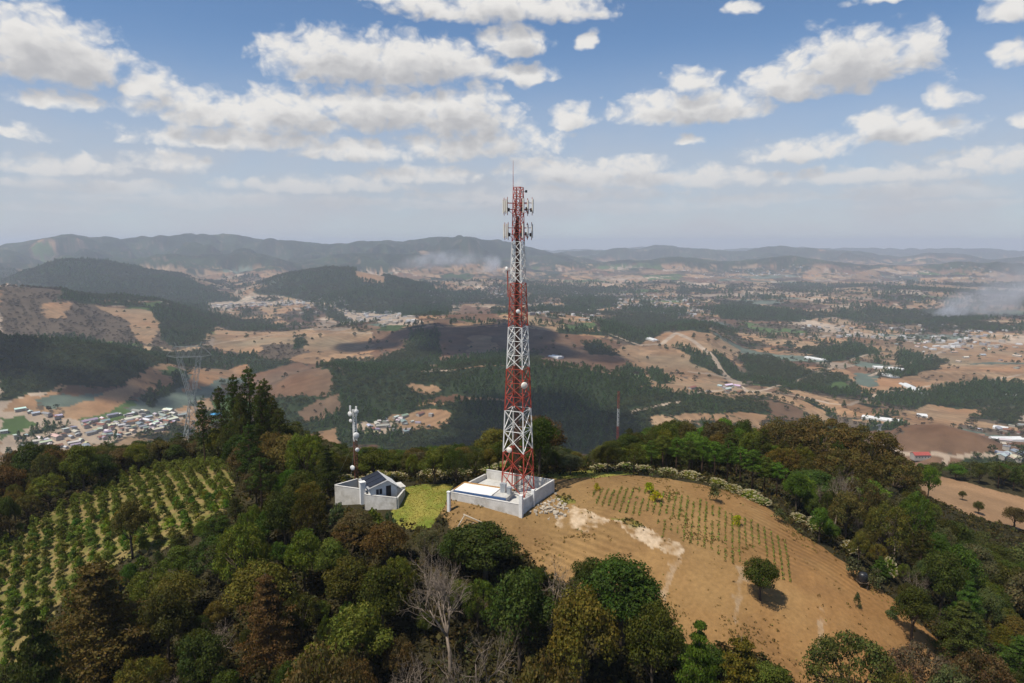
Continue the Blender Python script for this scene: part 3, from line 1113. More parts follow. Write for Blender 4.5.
spec('oak_tree', 955, 664, 66, 56, 'grey green', 'grey green scrubby oak at the bottom edge below the lone dark tree', 3)
spec('oak_tree', 902, 668, 62, 50, 'olive green', 'olive scrubby oak at the bottom edge between the domed oaks', 1)
spec('oak_tree', 985, 650, 72, 70, 'dull brown', 'dull brown oak in the lower right corner', 2)
spec('bare_tree', 447, 551, 72, 96, 'grey', 'largest leafless grey tree in the dark forest below the compound', 0)
spec('bare_tree', 482, 590, 66, 76, 'grey', 'leafless grey tree just right of the largest leafless tree', 1)
spec('bare_tree', 550, 556, 76, 56, 'grey', 'small leafless tree beside the lower edge of the bare slope', 2)
spec('bare_tree', 424, 528, 80, 40, 'grey', 'slim leafless tree just below the green lawn', 1)
spec('oak_tree', 545, 650, 57, 100, 'dull brown', 'pale brown twiggy oak at the bottom below the leafless trees', 3)
spec('oak_tree', 318, 640, 58, 110, 'russet brown', 'russet oak dome at the bottom edge left of the leafless trees', 2)
spec('cedar_tree', 92, 560, 78, 120, 'dull brown', 'great dark conifer with flat layered branches below the plantation', 2)
spec('cedar_tree', 30, 610, 64, 90, 'dark green', 'layered dark conifer in the lower left corner', 1)
spec('cedar_tree', 265, 570, 74, 66, 'russet brown', 'reddish layered conifer above the russet oak dome', 0)
spec('broadleaf_tree', 485, 524, 83, 76, 'dark green', 'dark wide tree just below the front wall of the compound', 0)
spec('broadleaf_tree', 456, 527, 84, 40, 'dark green', 'small dark tree between the lawn and the bare slope', 4)
spec('broadleaf_tree', 590, 556, 79, 40, 'dark green', 'dark small tree behind the big dark dome tree', 1)
spec('broadleaf_tree', 520, 566, 72, 70, 'deep green', 'dense deep green tree right of the largest leafless tree', 4)
spec('broadleaf_tree', 357, 510, 92, 40, 'grey green', 'grey green tree in front of the low white house', 2)
spec('oak_tree', 352, 520, 90, 46, 'dull brown', 'brownish tree hiding the front wall of the low white house', 0)
spec('broadleaf_tree', 128, 500, 104, 34, 'dull brown', 'single dull brown tree standing among the plantation rows', 3)
spec('oak_tree', 826, 415, 142, 72, 'russet brown', 'russet brown oak dome highest on the right hand hill', 0)
spec('oak_tree', 872, 424, 136, 62, 'dull brown', 'brown oak dome at the right end of the hill crest', 1)
spec('oak_tree', 845, 447, 126, 66, 'russet brown', 'russet oak in front of the brown oaks on the hill crest', 2)
spec('oak_tree', 785, 418, 146, 56, 'dull brown', 'dull brown oak left of the highest russet oak dome', 3)
spec('oak_tree', 896, 452, 130, 56, 'dull brown', 'brown oak below the right end of the hill crest', 0)
spec('broadleaf_tree', 862, 478, 118, 58, 'fresh green', 'bright green tree below the russet oaks on the right slope', 0)
spec('broadleaf_tree', 815, 470, 120, 50, 'deep green', 'deep green tree left of the bright green tree on the right slope', 2)
spec('broadleaf_tree', 640, 446, 128, 46, 'fresh green', 'fresh green tree left of the row of pines with bare trunks', 3)
for (px, py, Y, w, tn, l) in ((338, 499, 95, 22, 'grey green', 'left end'), (350, 503, 94, 18, 'dull brown', 'left half'), (372, 506, 93, 24, 'olive green', 'middle'), (388, 510, 92, 20, 'grey green', 'right end')):
    spec('wild_shrub', px, py, Y, w, tn, tn + ' bush before the front wall of the low white house, ' + l)
for i, (px, py) in enumerate(((652, 440), (664, 434), (677, 437), (690, 440), (703, 436), (716, 441), (729, 440), (742, 446), (754, 449), (766, 456), (778, 462))):
    spec('pine_tree', px, py, 122 - i * .8, 21, 'fresh green' if i % 3 else 'deep green', '%s pine from the tower end in the row of pines with bare trunks' % ('first second third fourth fifth sixth seventh eighth ninth tenth eleventh'.split()[i]), 3 + i % 3)
# cream flowering shrubs along the top of the field, by the lawn and by the house
FL = [(602, 468, 114, 24), (628, 462, 116, 22), (645, 465, 116, 18), (690, 473, 113, 24), (668, 470, 114, 20), (716, 482, 110, 20), (733, 487, 108, 20), (748, 491, 107, 26), (762, 500, 105, 18), (798, 512, 102, 16), (818, 516, 101, 26),
      (850, 540, 97, 20), (890, 555, 94, 16), (484, 467, 116, 28), (505, 462, 118, 30), (462, 474, 112, 20), (430, 476, 112, 26), (443, 472, 114, 20), (394, 476, 112, 26), (378, 470, 113, 24), (362, 476, 112, 16), (346, 474, 114, 20)]
FLL = ['beside the grassy top edge of the bare slope', 'left of the first pine trunk behind the bare slope', 'in front of the first pine trunks', 'in front of the middle of the pine row', 'between two flowering shrubs before the pine row', 'at the right part of the pine row',
       'next to the largest flowering shrub behind the crop rows', 'largest of the shrubs above the yellow bush', 'just right of the largest shrub above the yellow bush', 'left of the big flowering shrub on the dark tree edge', 'big and round against the dark right hand trees',
       'half way down the right edge of the bare slope', 'lowest of those along the right edge of the bare slope', 'behind the left corner of the tower compound', 'directly behind the tower compound', 'between the lawn and the tower compound', 'at the back of the lawn', 'at the back right of the lawn',
       'right beside the white house', 'behind the roof of the white house', 'behind the small mast', 'left of the small mast behind the house wall']
for (px, py, Y, w), l in zip(FL, FLL):
    spec('flowering_shrub', px, py, Y, w * 1.15, 'yellowish green', 'cream flowering shrub ' + l)
TINTS['yellow'] = (.34, .31, .010)


def spec_ground(kind, px, py, hpx, wpx, tint, label):
    """a plant whose foot is seen at px, py on the ground"""
    x, y, z = at(px, py)
    dep = proj(x, y, z)[2]
    h = hpx * dep / FPX / math.cos(math.atan2(CAM_Z - z, y))
    TREES.append(dict(kind=kind, x=x, y=y, h=h, w=wpx * dep / FPX, tint=tint, label=label, var=None, lean=0.0, fixed=True))


spec_ground('broadleaf_tree', 760, 600, 40, 38, 'dark green', 'lone round dark tree casting a shadow on the bare brown slope')
spec_ground('broadleaf_tree', 911, 642, 50, 38, 'dark green', 'dark tree standing alone at the lower right edge of the bare slope')
for (px, py, hp_, w, l) in ((649, 493, 12, 13, 'taller yellow flowering bush of a pair at the top of the crop rows'), (656, 502, 12, 14, 'lower yellow flowering bush of a pair at the top of the crop rows'), (737, 525, 11, 12, 'round yellow bush alone at the right of the crop rows'),
                            (597, 490, 8, 8, 'tiny yellow bush above the left end of the crop rows')):
    spec_ground('wild_shrub', px, py, hp_, w, 'yellow', l)
for (px, py, hp_, w, l) in ((714, 502, 20, 15, 'dark shrub at the field edge under the pine row'), (852, 578, 22, 20, 'grey green shrub left of the small black tank'), (874, 588, 20, 22, 'dull shrub right of the small black tank'), (857, 608, 16, 8, 'small thin shrub on the lower right of the bare slope'),
                            (780, 522, 14, 15, 'dark small shrub on the right field edge'), (892, 618, 12, 16, 'low shrub behind the lone dark tree at the lower right')):
    spec_ground('wild_shrub', px, py, hp_, w, 'grey green', l)
for (px, py, hp_, w, l) in ((918, 505, 16, 15, 'small round tree on the bare ridge at the right'), (901, 498, 22, 22, 'larger round tree at the left end of the bare ridge'), (978, 514, 13, 10, 'dark small tree low on the bare ridge at the right'), (962, 500, 9, 8, 'little tree alone in the middle of the bare ridge'), (1014, 530, 22, 24, 'round tree at the right end of the bare ridge')):
    spec_ground('broadleaf_tree', px, py, hp_, w, 'dull brown', l)

# the rest of the woods: fill everything that is not field, lawn, plantation or yard
SKY = np.array([(-200, 446), (0, 440), (60, 437), (110, 441), (170, 436), (212, 428), (225, 416), (300, 424), (345, 445), (400, 448), (440, 443), (480, 440), (520, 432), (552, 440), (585, 456), (610, 440), (640, 424), (690, 414), (740, 412), (800, 416), (850, 420), (890, 446), (915, 478), (940, 508), (1000, 538), (1300, 560)], float)
KEEP_PX = [
    (np.array([(398, 462), (562, 462), (562, 520), (398, 518)], float), 111),
    (np.array([(332, 470), (400, 470), (400, 500), (332, 496)], float), 103),  # things the photograph shows clear of trees, with the depth in front of which a crown would hide them
    (np.array([(545, 478), (700, 482), (760, 503), (800, 536), (850, 570), (912, 596), (935, 600), (938, 630), (950, 655), (965, 690), (800, 690), (783, 668), (735, 640), (690, 650), (668, 610), (640, 575), (600, 572), (560, 578), (528, 548), (492, 525), (455, 522), (440, 500), (500, 470)], float), 130),
    (np.array([(396, 480), (455, 480), (450, 515), (420, 526), (398, 520)], float), 130),
    (np.array([(330, 475), (400, 475), (398, 506), (330, 498)], float), 103),
    (np.array([(-20, 660), (-20, 552), (0, 542), (50, 512), (100, 487), (165, 468), (215, 466), (236, 478), (222, 508), (165, 542), (120, 557), (60, 590), (36, 645)], float), 160),
    (np.array([(905, 478), (930, 476), (985, 490), (1040, 508), (1040, 530), (1000, 520), (950, 505)], float), 300),
]


def skylim(px, y):
    if px > 885 and y > 158:
        return 461.0
    return float(np.interp(px, SKY[:, 0], SKY[:, 1]))


def pt_in(poly, px, py):
    return bool(inside(poly, np.array([px]), np.array([py]))[0])


def allowed(x, y, z, h, w):
    for k in (0, 1, 2):
        px, py, dep = proj(x + (k - 1) * w * .42, y, z + h * (.97 if k == 1 else .7))
        for poly, dmax in KEEP_PX:
            if y < dmax and pt_in(poly, px, py):
                return False
    return True


GROUND_KEEP = [SOILW, LAWNW, PLANTW, RIDGEW]
taken = [(t['x'], t['y'], max(1.6, t['w'] * .38)) for t in TREES]
grid = {}


def gput(x, y, r):
    grid.setdefault((int(x // 8), int(y // 8)), []).append((x, y, r))


def gfree(x, y, r):
    cx, cy = int(x // 8), int(y // 8)
    for i in range(cx - 2, cx + 3):
        for j in range(cy - 2, cy + 3):
            for (a, b, q) in grid.get((i, j), ()):
                if (a - x) ** 2 + (b - y) ** 2 < (q + r) ** 2:
                    return False
    return True


for t in taken:
    gput(*t)
YARDS = [np.array([(-11.5, 99.6), (1.5, 91.5), (8.5, 101.5), (-4.5, 109)]), np.array([(-30, 96), (-16.3, 94), (-15.5, 107), (-29, 108)])]
cand = []
NN = 60000
cx = NR.uniform(-215, 190, NN)
cy = NR.uniform(44, 290, NN)
ok = (np.abs(cx) < .80 * cy + 9)
for p in GROUND_KEEP + YARDS:
    ok &= ~inside(p, cx, cy)
cx, cy = cx[ok], cy[ok]
cz = H(cx, cy)
mixn = fbm(cx, cy, 38, 3, .5, 51.)
mix2 = fbm(cx, cy, 22, 3, .5, 53.)
for x, y, z, m1, m2 in zip(cx, cy, cz, mixn, mix2):
    s = R.random()
    edge = min([abs(x - 0) * 0 + 99] + [])
    w = R.uniform(4.0, 7.4) if s < .62 else R.uniform(7.4, 10.5) if s < .80 else R.uniform(2.2, 4.0)
    if y > 190:
        w = R.uniform(4.5, 7.5)
    rad = w * .33
    if not gfree(x, y, rad):
        continue
    if x > 85 and y > 150:
        w = min(w, R.uniform(4, 6.5))
    h = (w * R.uniform(.85, 1.75) + 1.0) if w < 7.4 else w * R.uniform(.8, 1.25)
    px, py, dep = proj(x, y, z + h)
    if y < 126.5 and 636 < 512 + FPX * x / (y * CP + (CAM_Z - z) * SP) < 792 and y > 98:
        continue
    if y > 108:
        lim = skylim(px, y) + R.uniform(0, 10)
        if py < lim:
            zt = at_depth(px, lim, y)[2]
            h = zt - z
            if h < 2.6:
                continue
            w = min(w, h * 1.15)
    for _ in range(4):
        if allowed(x, y, z, h, w):
            break
        h *= .72
        w *= .82
    else:
        continue
    if h < 1.3:
        continue
    right = x > 25 and y > 95
    if h < 3.0:
        kind = 'wild_shrub'
        tint = R.choice(['dark green', 'olive green', 'dull brown', 'grey green', 'deep green'])
    else:
        if right:
            kind = 'broadleaf_tree' if m1 < .2 else 'oak_tree'
            tint = R.choice(['fresh green', 'deep green', 'deep green', 'dark green']) if (m2 > -.12 and m1 < .2) else R.choice(['russet brown', 'dull brown', 'olive green', 'dark green'])
            if x > 62 and y < 130:
                tint = R.choice(['dark green', 'deep green', 'dark green', 'grey green'])
            if m1 > .12 and R.random() < .25:
                kind = 'pine_tree'
        elif x < -40 and y > 95:
            kind = 'broadleaf_tree' if m1 < .1 else R.choice(['oak_tree', 'pine_tree', 'broadleaf_tree'])
            tint = R.choice(['olive green', 'dark green', 'dull brown', 'dark green']) if m2 < .1 else R.choice(['russet brown', 'dull brown', 'dark green'])
        else:
            kind = R.choice(['broadleaf_tree', 'broadleaf_tree', 'oak_tree']) if m1 < .15 else R.choice(['oak_tree', 'cedar_tree', 'broadleaf_tree'])
            tint = R.choice(['dark green', 'dark green', 'deep green', 'olive green']) if m2 < .1 else R.choice(['russet brown', 'dull brown', 'dark green', 'olive green', 'olive green', 'grey green', 'deep green'])
        if R.random() < .06 and (y < 90 or x > 45):
            kind, tint = 'bare_tree', 'grey'
    if kind == 'pine_tree':
        w *= .72
        h = min(h * 1.15, 16)
        tint = 'dark green'
    gput(x, y, rad)
    TREES.append(dict(kind=kind, x=x, y=y, h=h, w=w, tint=tint, label=None, var=None, lean=R.uniform(-.05, .05), fixed=False))

# which of them show from here: nearest first, remember how high the nearer crowns reach
order = sorted(range(len(TREES)), key=lambda i: TREES[i]['y'])
colmin = np.full(1024, 700.0)
for i in order:
    t = TREES[i]
    z = Hs(t['x'], t['y'])
    t['z'] = z - .1
    px, py, dep = proj(t['x'], t['y'], z + t['h'])
    wp = t['w'] * FPX / dep
    t['size'] = wp * t['h'] * FPX / dep
    a, b = int(max(0, px - wp * .45)), int(min(1023, px + wp * .45))
    t['seen'] = False
    if b > a and py < 700:
        seg = colmin[a:b + 1]
        vis = (seg - py).mean()
        t['seen'] = vis > 1.2 or t['fixed']
        hp = t['h'] * FPX / dep
        mid = int(max(0, px - wp * .3)), int(min(1023, px + wp * .3))
        if not t['fixed'] or t['kind'] != 'bare_tree':
            colmin[mid[0]:mid[1] + 1] = np.minimum(colmin[mid[0]:mid[1] + 1], py + hp * .18) if y > 0 else 0

# ---- labels
TOWER_XY, HOUSE_XY = (0.9, 100.0), (-22.0, 101.5)
PLACES = [  # (x, y, phrase)
    ((-22, 96), 'below the white house'), ((-24, 112), 'behind the white house'), ((-38, 100), 'left of the white house'),
    ((-10, 84), 'below the green lawn'), ((2, 116), 'behind the tower compound'), ((-14, 120), 'behind the lawn'),
    ((-70, 150), 'behind the plantation rows'), ((-95, 140), 'at the far left of the ridge'), ((-52, 145), 'near the tall pine clump'), ((-48, 112), 'right of the plantation rows'),
    ((-66, 92), 'below the plantation rows'), ((-48, 74), 'in the dark forest below the plantation'), ((-30, 66), 'in the dark forest under the white house'), ((-14, 68), 'around the leafless grey trees'),
    ((2, 74), 'below the bare slope'), ((14, 62), 'at the bottom below the bare slope'), ((32, 58), 'beside the broad olive conifer'), ((48, 64), 'near the brownish dome oak'),
    ((58, 80), 'along the lower right of the bare slope'), ((62, 104), 'on the right edge of the bare slope'), ((50, 122), 'behind the flowering shrubs right of the pine row'),
    ((34, 128), 'behind the pine row'), ((14, 130), 'beyond the top of the bare slope'), ((60, 140), 'on the right hilltop among the brown oaks'), ((84, 128), 'on the slope below the brown oaks'),
    ((85, 100), 'in the dark right hand wood'), ((105, 150), 'between the right hand wood and the bare ridge'), ((40, 160), 'on the far side of the hilltop'), ((-30, 165), 'down the far side behind the lawn'),
    ((120, 190), 'around the bare ridge'), ((-90, 190), 'down the far side of the left ridge'), ((20, 200), 'down the far side behind the tower'), ((75, 85), 'right of the lone dark tree')]
KW = {'broadleaf_tree': 'broadleaf tree', 'oak_tree': 'oak', 'pine_tree': 'pine', 'cedar_tree': 'layered conifer', 'bare_tree': 'leafless tree', 'wild_shrub': 'shrub'}
ORD = 'nearest second-nearest third-nearest fourth-nearest fifth-nearest sixth-nearest'.split()


def place_of(x, y):
    return min(PLACES, key=lambda p: (p[0][0] - x) ** 2 + (p[0][1] - y) ** 2)


keep, rest = [], []
percount = {}
for i in sorted(range(len(TREES)), key=lambda i: (not TREES[i]['fixed'], -TREES[i]['size'])):
    t = TREES[i]
    k = t['kind']
    if t['fixed'] or (t['seen'] and percount.get(k, 0) < 290):
        percount[k] = percount.get(k, 0) + 1
        keep.append(t)
    else:
        rest.append(t)
lab = {}
for t in keep:
    if t['label'] is None:
        size = 'tall' if t['h'] > 8.2 else 'small' if t['h'] < 5 else 'mid-sized'
        if t['kind'] == 'wild_shrub':
            size = 'low'
        t['base'] = '%s %s %s %s' % (size, t['tint'], KW[t['kind']], place_of(t['x'], t['y'])[1])
        lab.setdefault(t['base'], []).append(t)
for base, ts in lab.items():
    if len(ts) == 1:
        ts[0]['label'] = base
        continue
    by_w = sorted(ts, key=lambda t: -t['size'])
    for n, t in enumerate(by_w):
        if n == 0 and by_w[0]['size'] > by_w[1]['size'] * 1.15:
            t['label'] = 'biggest ' + base
        else:
            t['label'] = None
    left = [t for t in by_w if t['label'] is None]
    base = base.replace(' broadleaf tree', ' tree') if len(base.split()) > 11 else base
    if len(left) == 1:
        left[0]['label'] = 'smaller ' + base
    else:
        mean = sorted(left, key=lambda t: t['x'] / t['y'])
        for n, t in enumerate(mean):
            if n == 0:
                t['label'] = base + ', leftmost'
            elif n == len(mean) - 1:
                t['label'] = base + ', rightmost'
            elif n == 1 and len(mean) > 3:
                t['label'] = base + ', second from the left'
            elif n == len(mean) - 2 and len(mean) > 4:
                t['label'] = base + ', second from the right'
            elif len(mean) == 3:
                t['label'] = base + ', in the middle'
            else:
                t['label'] = base + ', amid its like'
                t['grp'] = base
CATS = {'broadleaf_tree': 'tree', 'oak_tree': 'oak tree', 'pine_tree': 'pine tree', 'cedar_tree': 'conifer', 'bare_tree': 'bare tree', 'wild_shrub': 'shrub', 'flowering_shrub': 'shrub'}
GRP = {'broadleaf_tree': 'broadleaf trees on the hill', 'oak_tree': 'oaks on the hill', 'pine_tree': 'pines on the hill', 'cedar_tree': 'layered conifers below the hilltop', 'bare_tree': 'leafless trees on the hill',
       'wild_shrub': 'shrubs on the hill', 'flowering_shrub': 'cream flowering shrubs'}
for t in keep:
    v = [c * R.uniform(.82, 1.22) for c in TINTS[t['tint']]]
    if t['kind'] in ('bare_tree',):
        v = [1, 1, 1]
    o = build_tree(t['kind'], t['x'], t['y'], t['h'], t['w'], v, t['z'], t['var'], None, t['lean'])
    tag(o, t['label'], CATS[t['kind']], t.get('grp') or GRP[t['kind']])
print('near trees', len(keep), 'rest', len(rest), percount)

# ---- plantation rows on the left flank
pts = []
_a, _b = np.array(at(184, 470)[:2]), np.array(at(209, 506)[:2])
d = (_b - _a) / np.linalg.norm(_b - _a)
n_ = np.array([d[1], -d[0]])
for a in np.arange(-75, 75, 2.25):
    for b in np.arange(-80, 80, 1.35):
        q = np.array([-72.0, 122.0]) + n_ * (a + R.gauss(0, .28)) + d * (b + R.uniform(-.6, .6))
        pts.append(q)
pts = np.array(pts)
m = inside(PLANTW, pts[:, 0], pts[:, 1]) & (np.abs(pts[:, 0]) < .86 * pts[:, 1])
pts = pts[m]
pz = H(pts[:, 0], pts[:, 1])
shr = sorted([(y, x, z) for (x, y), z in zip(pts, pz) if all(pow(x - t['x'], 2) + pow(y - t['y'], 2) > (.3 * t['w']) ** 2 for t in TREES if t['x'] < -30)])
PL = []
for k, (y, x, z) in enumerate(shr):
    if R.random() < .10:
        continue
    px, py, dep = proj(x, y, z + 2)
    if not (-40 < px < 1034 and py < 690):
        continue
    PL.append((x, y, z, R.uniform(1.5, 2.8), R.uniform(1.6, 2.6), [c * R.uniform(.75, 1.3) for c in R.choice([(.115, .150, .019), (.15, .175, .021), (.088, .128, .019), (.135, .150, .020)])], px))
for (x, y, z, h, w, tint, px) in PL[:295]:
    o = build_tree('plantation_shrub', x, y, h, w, tint, z - .1)
    tag(o, 'leafy young shrub planted in straight rows on the left hillside', 'shrub', 'shrubs planted in rows on the left hillside')
REST_PL = PL[295:]
print('plantation', len(PL))


# ------------------------------------------------------------------ woods nobody could count
def scatter(name, pts, source, label, cat, mat_color, kind='stuff'):
    """one object: a point per tree, a tree mesh on each point"""
    me = bpy.data.meshes.new(name)
    me.vertices.add(len(pts))
    me.vertices.foreach_set('co', np.array([p[:3] for p in pts], np.float32).ravel())
    a = me.attributes.new('size', 'FLOAT_VECTOR', 'POINT')
    a.data.foreach_set('vector', np.array([p[3:6] for p in pts], np.float32).ravel())
    a = me.attributes.new('turn', 'FLOAT_VECTOR', 'POINT')
    a.data.foreach_set('vector', np.array([(0, 0, p[6]) for p in pts], np.float32).ravel())
    o = link(name, me)
    ng = bpy.data.node_groups.new(name, 'GeometryNodeTree')
    ng.interface.new_socket('Geometry', in_out='INPUT', socket_type='NodeSocketGeometry')
    ng.interface.new_socket('Geometry', in_out='OUTPUT', socket_type='NodeSocketGeometry')
    N = ng.nodes.new
    gi, go, ip, oi = N('NodeGroupInput'), N('NodeGroupOutput'), N('GeometryNodeInstanceOnPoints'), N('GeometryNodeObjectInfo')
    oi.inputs['Object'].default_value = source
    oi.inputs['As Instance'].default_value = True
    A, B = N('GeometryNodeInputNamedAttribute'), N('GeometryNodeInputNamedAttribute')
    A.data_type = B.data_type = 'FLOAT_VECTOR'
    A.inputs['Name'].default_value = 'size'
    B.inputs['Name'].default_value = 'turn'
    ng.links.new(gi.outputs[0], ip.inputs['Points'])
    ng.links.new(oi.outputs['Geometry'], ip.inputs['Instance'])
    ng.links.new(A.outputs[0], ip.inputs['Scale'])
    ng.links.new(B.outputs[0], ip.inputs['Rotation'])
    ng.links.new(ip.outputs[0], go.inputs[0])
    md = o.modifiers.new('trees', 'NODES')
    md.node_group = ng
    o.color = (*mat_color, 1)
    return tag(o, label, cat, kind=kind)


def source(name, cr, mat, tint):
    """tree mesh with the leaf colour of its wood"""
    v = np.concatenate(cr.v)
    me = mesh_np(name, v, np.arange(len(v)).reshape(-1, 4), mat, np.concatenate(cr.c) * np.array(tint))
    return bpy.data.objects.new(name, me)


# valley woods
gs = []
for (y0, y1, st) in ((200, 455, 6.6), (455, 1500, 6.6), (1500, 2600, 8.5), (2600, 4600, 13.0)):
    yy, xx = np.meshgrid(np.arange(y0, y1, st), np.arange(-y1 * .95, y1 * .95, st), indexing='ij')
    yy, xx = yy[np.hypot(xx, yy) > 455], xx[np.hypot(xx, yy) > 455]
    xx = xx.ravel() + NR.uniform(-.5, .5, xx.size) * st
    yy = yy.ravel() + NR.uniform(-.5, .5, yy.size) * st
    k = np.abs(xx) < .93 * yy + 10
    gs.append(np.c_[xx[k], yy[k], np.full(k.sum(), st)])
gs = np.concatenate(gs)
gcls, _ = cover(gs[:, 0], gs[:, 1])
u = NR.random(len(gs))
# a single tree here and there in the open fields
is_f = (gcls == FOREST) & (u < .86 + .9 * fbm(gs[:, 0], gs[:, 1], 55, 3, .6, 64.))
scn = fbm(gs[:, 0], gs[:, 1], 40, 3, .6, 63.)
is_s = (gcls == SCRUB) & (u < .45 + scn * 1.1)
is_o = np.isin(gcls, (TAN, BROWN)) & (u < .016)
is_l = (gcls == LITTER) & (u < .5)
lone = gs[is_o & (gs[:, 1] > 760)]
gz_ = H(gs[:, 0], gs[:, 1])
kindn = fbm(gs[:, 0], gs[:, 1], 260, 3, .5, 61.)
pine_pts, leaf_pts, scrub_pts = [], [], []
for i in np.nonzero(is_f | is_s | is_l | (is_o & (gs[:, 1] > 1500)))[0]:
    x, y, st = gs[i]
    if is_s[i]:
        w = st * R.choice([.3, .5, .7, .9, 1.1])
        scrub_pts.append((x, y, gz_[i] - .2, w, w, w * R.uniform(.6, 1.0), R.uniform(0, 6.3)))
        continue
    w = st * R.uniform(.8, 1.35)
    if kindn[i] > 0 and not is_o[i]:
        pine_pts.append((x, y, gz_[i] - .4, w, w, w * R.uniform(1.0, 1.6), R.uniform(0, 6.3)))
    else:
        leaf_pts.append((x, y, gz_[i] - .4, w, w, w * R.uniform(.85, 1.3), R.uniform(0, 6.3)))
print('valley woods', len(pine_pts), len(leaf_pts), len(scrub_pts))
scatter('pine_woodland', pine_pts, source('far_pine', make_far(1, True), M_FAR, (.056, .092, .025)), 'dark green pine woods covering the far slopes and valley', 'woodland', (1, 1, 1))
scatter('broadleaf_woodland', leaf_pts, source('far_tree', make_far(2), M_FAR, (.056, .070, .022)), 'dull green broadleaf woods in patches across the valley', 'woodland', (1, 1, 1))
scatter('scrubland', scrub_pts, source('far_scrub', make_far(3), M_FAR, (.075, .062, .036)), 'grey brown scrub spread thinly over the valley hillsides', 'scrub', (1, 1, 1))
# hidden part of the near woods, and the rows beyond the countable shrubs
src_near = source('wood_tree', None or (lambda c: (c.blob((0, 0, .55), (.5, .5, .42), 900, .05), c)[1])(Crown(88)), M_FAR, (.062, .070, .016))
hp = [(t['x'], t['y'], t['z'], t['w'], t['w'], t['h'], R.uniform(0, 6)) for t in rest]
bx_, by_ = NR.uniform(-420, 420, 9000), NR.uniform(225, 460, 9000)
k = (np.abs(bx_) < .8 * by_)
bx_, by_ = bx_[k], by_[k]
k = ~inside(RIDGEW, bx_, by_)
bx_, by_ = bx_[k], by_[k]
bz_ = H(bx_, by_)
for x, y, z in zip(bx_, by_, bz_):
    w = R.uniform(5, 8)
    h = w * R.uniform(.7, 1.1)
    px, py, dep = proj(x, y, z + h)
    if py < skylim(px, y) + 2 or not allowed(x, y, z, h, w):
        continue
    hp.append((x, y, z - .3, w, w, h, R.uniform(0, 6)))
scatter('hillside_woodland', hp, src_near, 'dark woods falling away behind and between the hilltop trees', 'woodland', (1, 1, 1))
if REST_PL:
    ps = source('row_shrub', make_shrub(71, 11, .16, True), M_FAR, (.12, .135, .018))
    scatter('plantation_rows', [(x, y, z - .1, w / 2.3, w / 2.3, h / 2.4, R.uniform(0, 6)) for (x, y, z, h, w, c, px) in REST_PL], ps, 'far rows of young shrubs on the left hillside plantation', 'shrub rows', (1, 1, 1))

# lone trees in the valley fields
lz = H(lone[:, 0], lone[:, 1])
ls = sorted([(math.hypot(a[0], a[1]), a[0], a[1], z) for a, z in zip(lone, lz) if abs(a[0]) < .74 * a[1]])[:220]
lone_mesh = [make_far(s).mesh('field_tree', M_LEAF) for s in (5, 6, 7)]
for (r_, x, y, z) in ls:
    w = R.uniform(5, 9)
    o = link('field_tree', lone_mesh[R.randrange(3)], None, (x, y, z - .3), R.uniform(0, 6), (w, w, w * R.uniform(.8, 1.2)))
    o.color = (*[c * R.uniform(.7, 1.3) for c in (.035, .043, .016)], 1)
    side = 'on the left' if x / y < -.25 else 'on the right' if x / y > .3 else 'beyond the hilltop'
    tag(o, 'small dark tree standing alone in the valley fields ' + side, 'tree', 'lone trees in the valley fields ' + side)

# ------------------------------------------------------------------ crop rows on the bare slope
CROPW = wpoly([(592, 491), (620, 486), (668, 492), (724, 508), (762, 527), (788, 541), (797, 585), (776, 581), (750, 569), (695, 545), (648, 522), (590, 503)])
cd = np.array([.29, .957])
cn = np.array([.957, -.29])
cr = Crown(900)
cpts = []
for a in np.arange(-40, 40, .92):
    for b in np.arange(-60, 60, .26):
        cpts.append(np.array([30.0, 96.0]) + cn * (a + R.uniform(-.05, .05)) + cd * (b + R.uniform(-.12, .12)))
cpts = np.array(cpts)
gap = fbm(cpts[:, 0], cpts[:, 1], 5, 3, .5, 71.)
cpts = cpts[inside(CROPW, cpts[:, 0] + gap * 2, cpts[:, 1] + gap * 2) & (gap > -.2)]
cz_ = H(cpts[:, 0], cpts[:, 1])
for (x, y), z in zip(cpts, cz_):
    s = R.uniform(.08, .23)
    cr.blob((x, y, z + s * .7), (s, s, s * .9), 9, s * .62, R.uniform(.7, 1.35), up=.5)
# weeds and grass tufts over the bare ground
o = link('bean_rows', cr.mesh('bean_rows', M_LEAF))
o.color = (.17, .21, .04, 1)
tag(o, 'thin green crop rows running down the bare brown slope', 'crop rows', kind='stuff')

cr = Crown(901)
wx_, wy_ = NR.uniform(-12, 66, 30000), NR.uniform(62, 116, 30000)
k = inside(SOILW, wx_, wy_)
wx_, wy_ = wx_[k], wy_[k]
wn = fbm(wx_, wy_, 7, 4, .6, 81.)
gr_ = np.zeros(len(wx_), bool)
for p in GREENW:
    gr_ |= inside(p, wx_, wy_)
ed_ = np.min([np.hypot(wx_ - a[0], wy_ - a[1]) for a in np.concatenate([SOILW, (SOILW + np.roll(SOILW, 1, 0)) / 2])], 0)
k = gr_ | (wn > .34) | ((ed_ < 3.5) & (wn > -.05) & (NR.random(len(wx_)) < .5)) | (NR.random(len(wx_)) < .03)
wx_, wy_, gr_ = wx_[k], wy_[k], gr_[k]
wz_ = H(wx_, wy_)
for x, y, z, g in zip(wx_, wy_, wz_, gr_):
    s = R.uniform(.08, .2) * (1.5 if g else 1)
    t = R.uniform(.6, 1.3)
    cr.blob((x, y, z + s * .4), (s, s, s * .7), 6, s * .7, t if g or R.random() < .3 else t * 1.9, up=.5, warm=.15 if g else .55)
o = link('grass', cr.mesh('grass', M_LEAF))
o.color = (.085, .088, .025, 1)
tag(o, 'dry grass tufts and green weeds scattered over the bare slope', 'grass', kind='stuff')

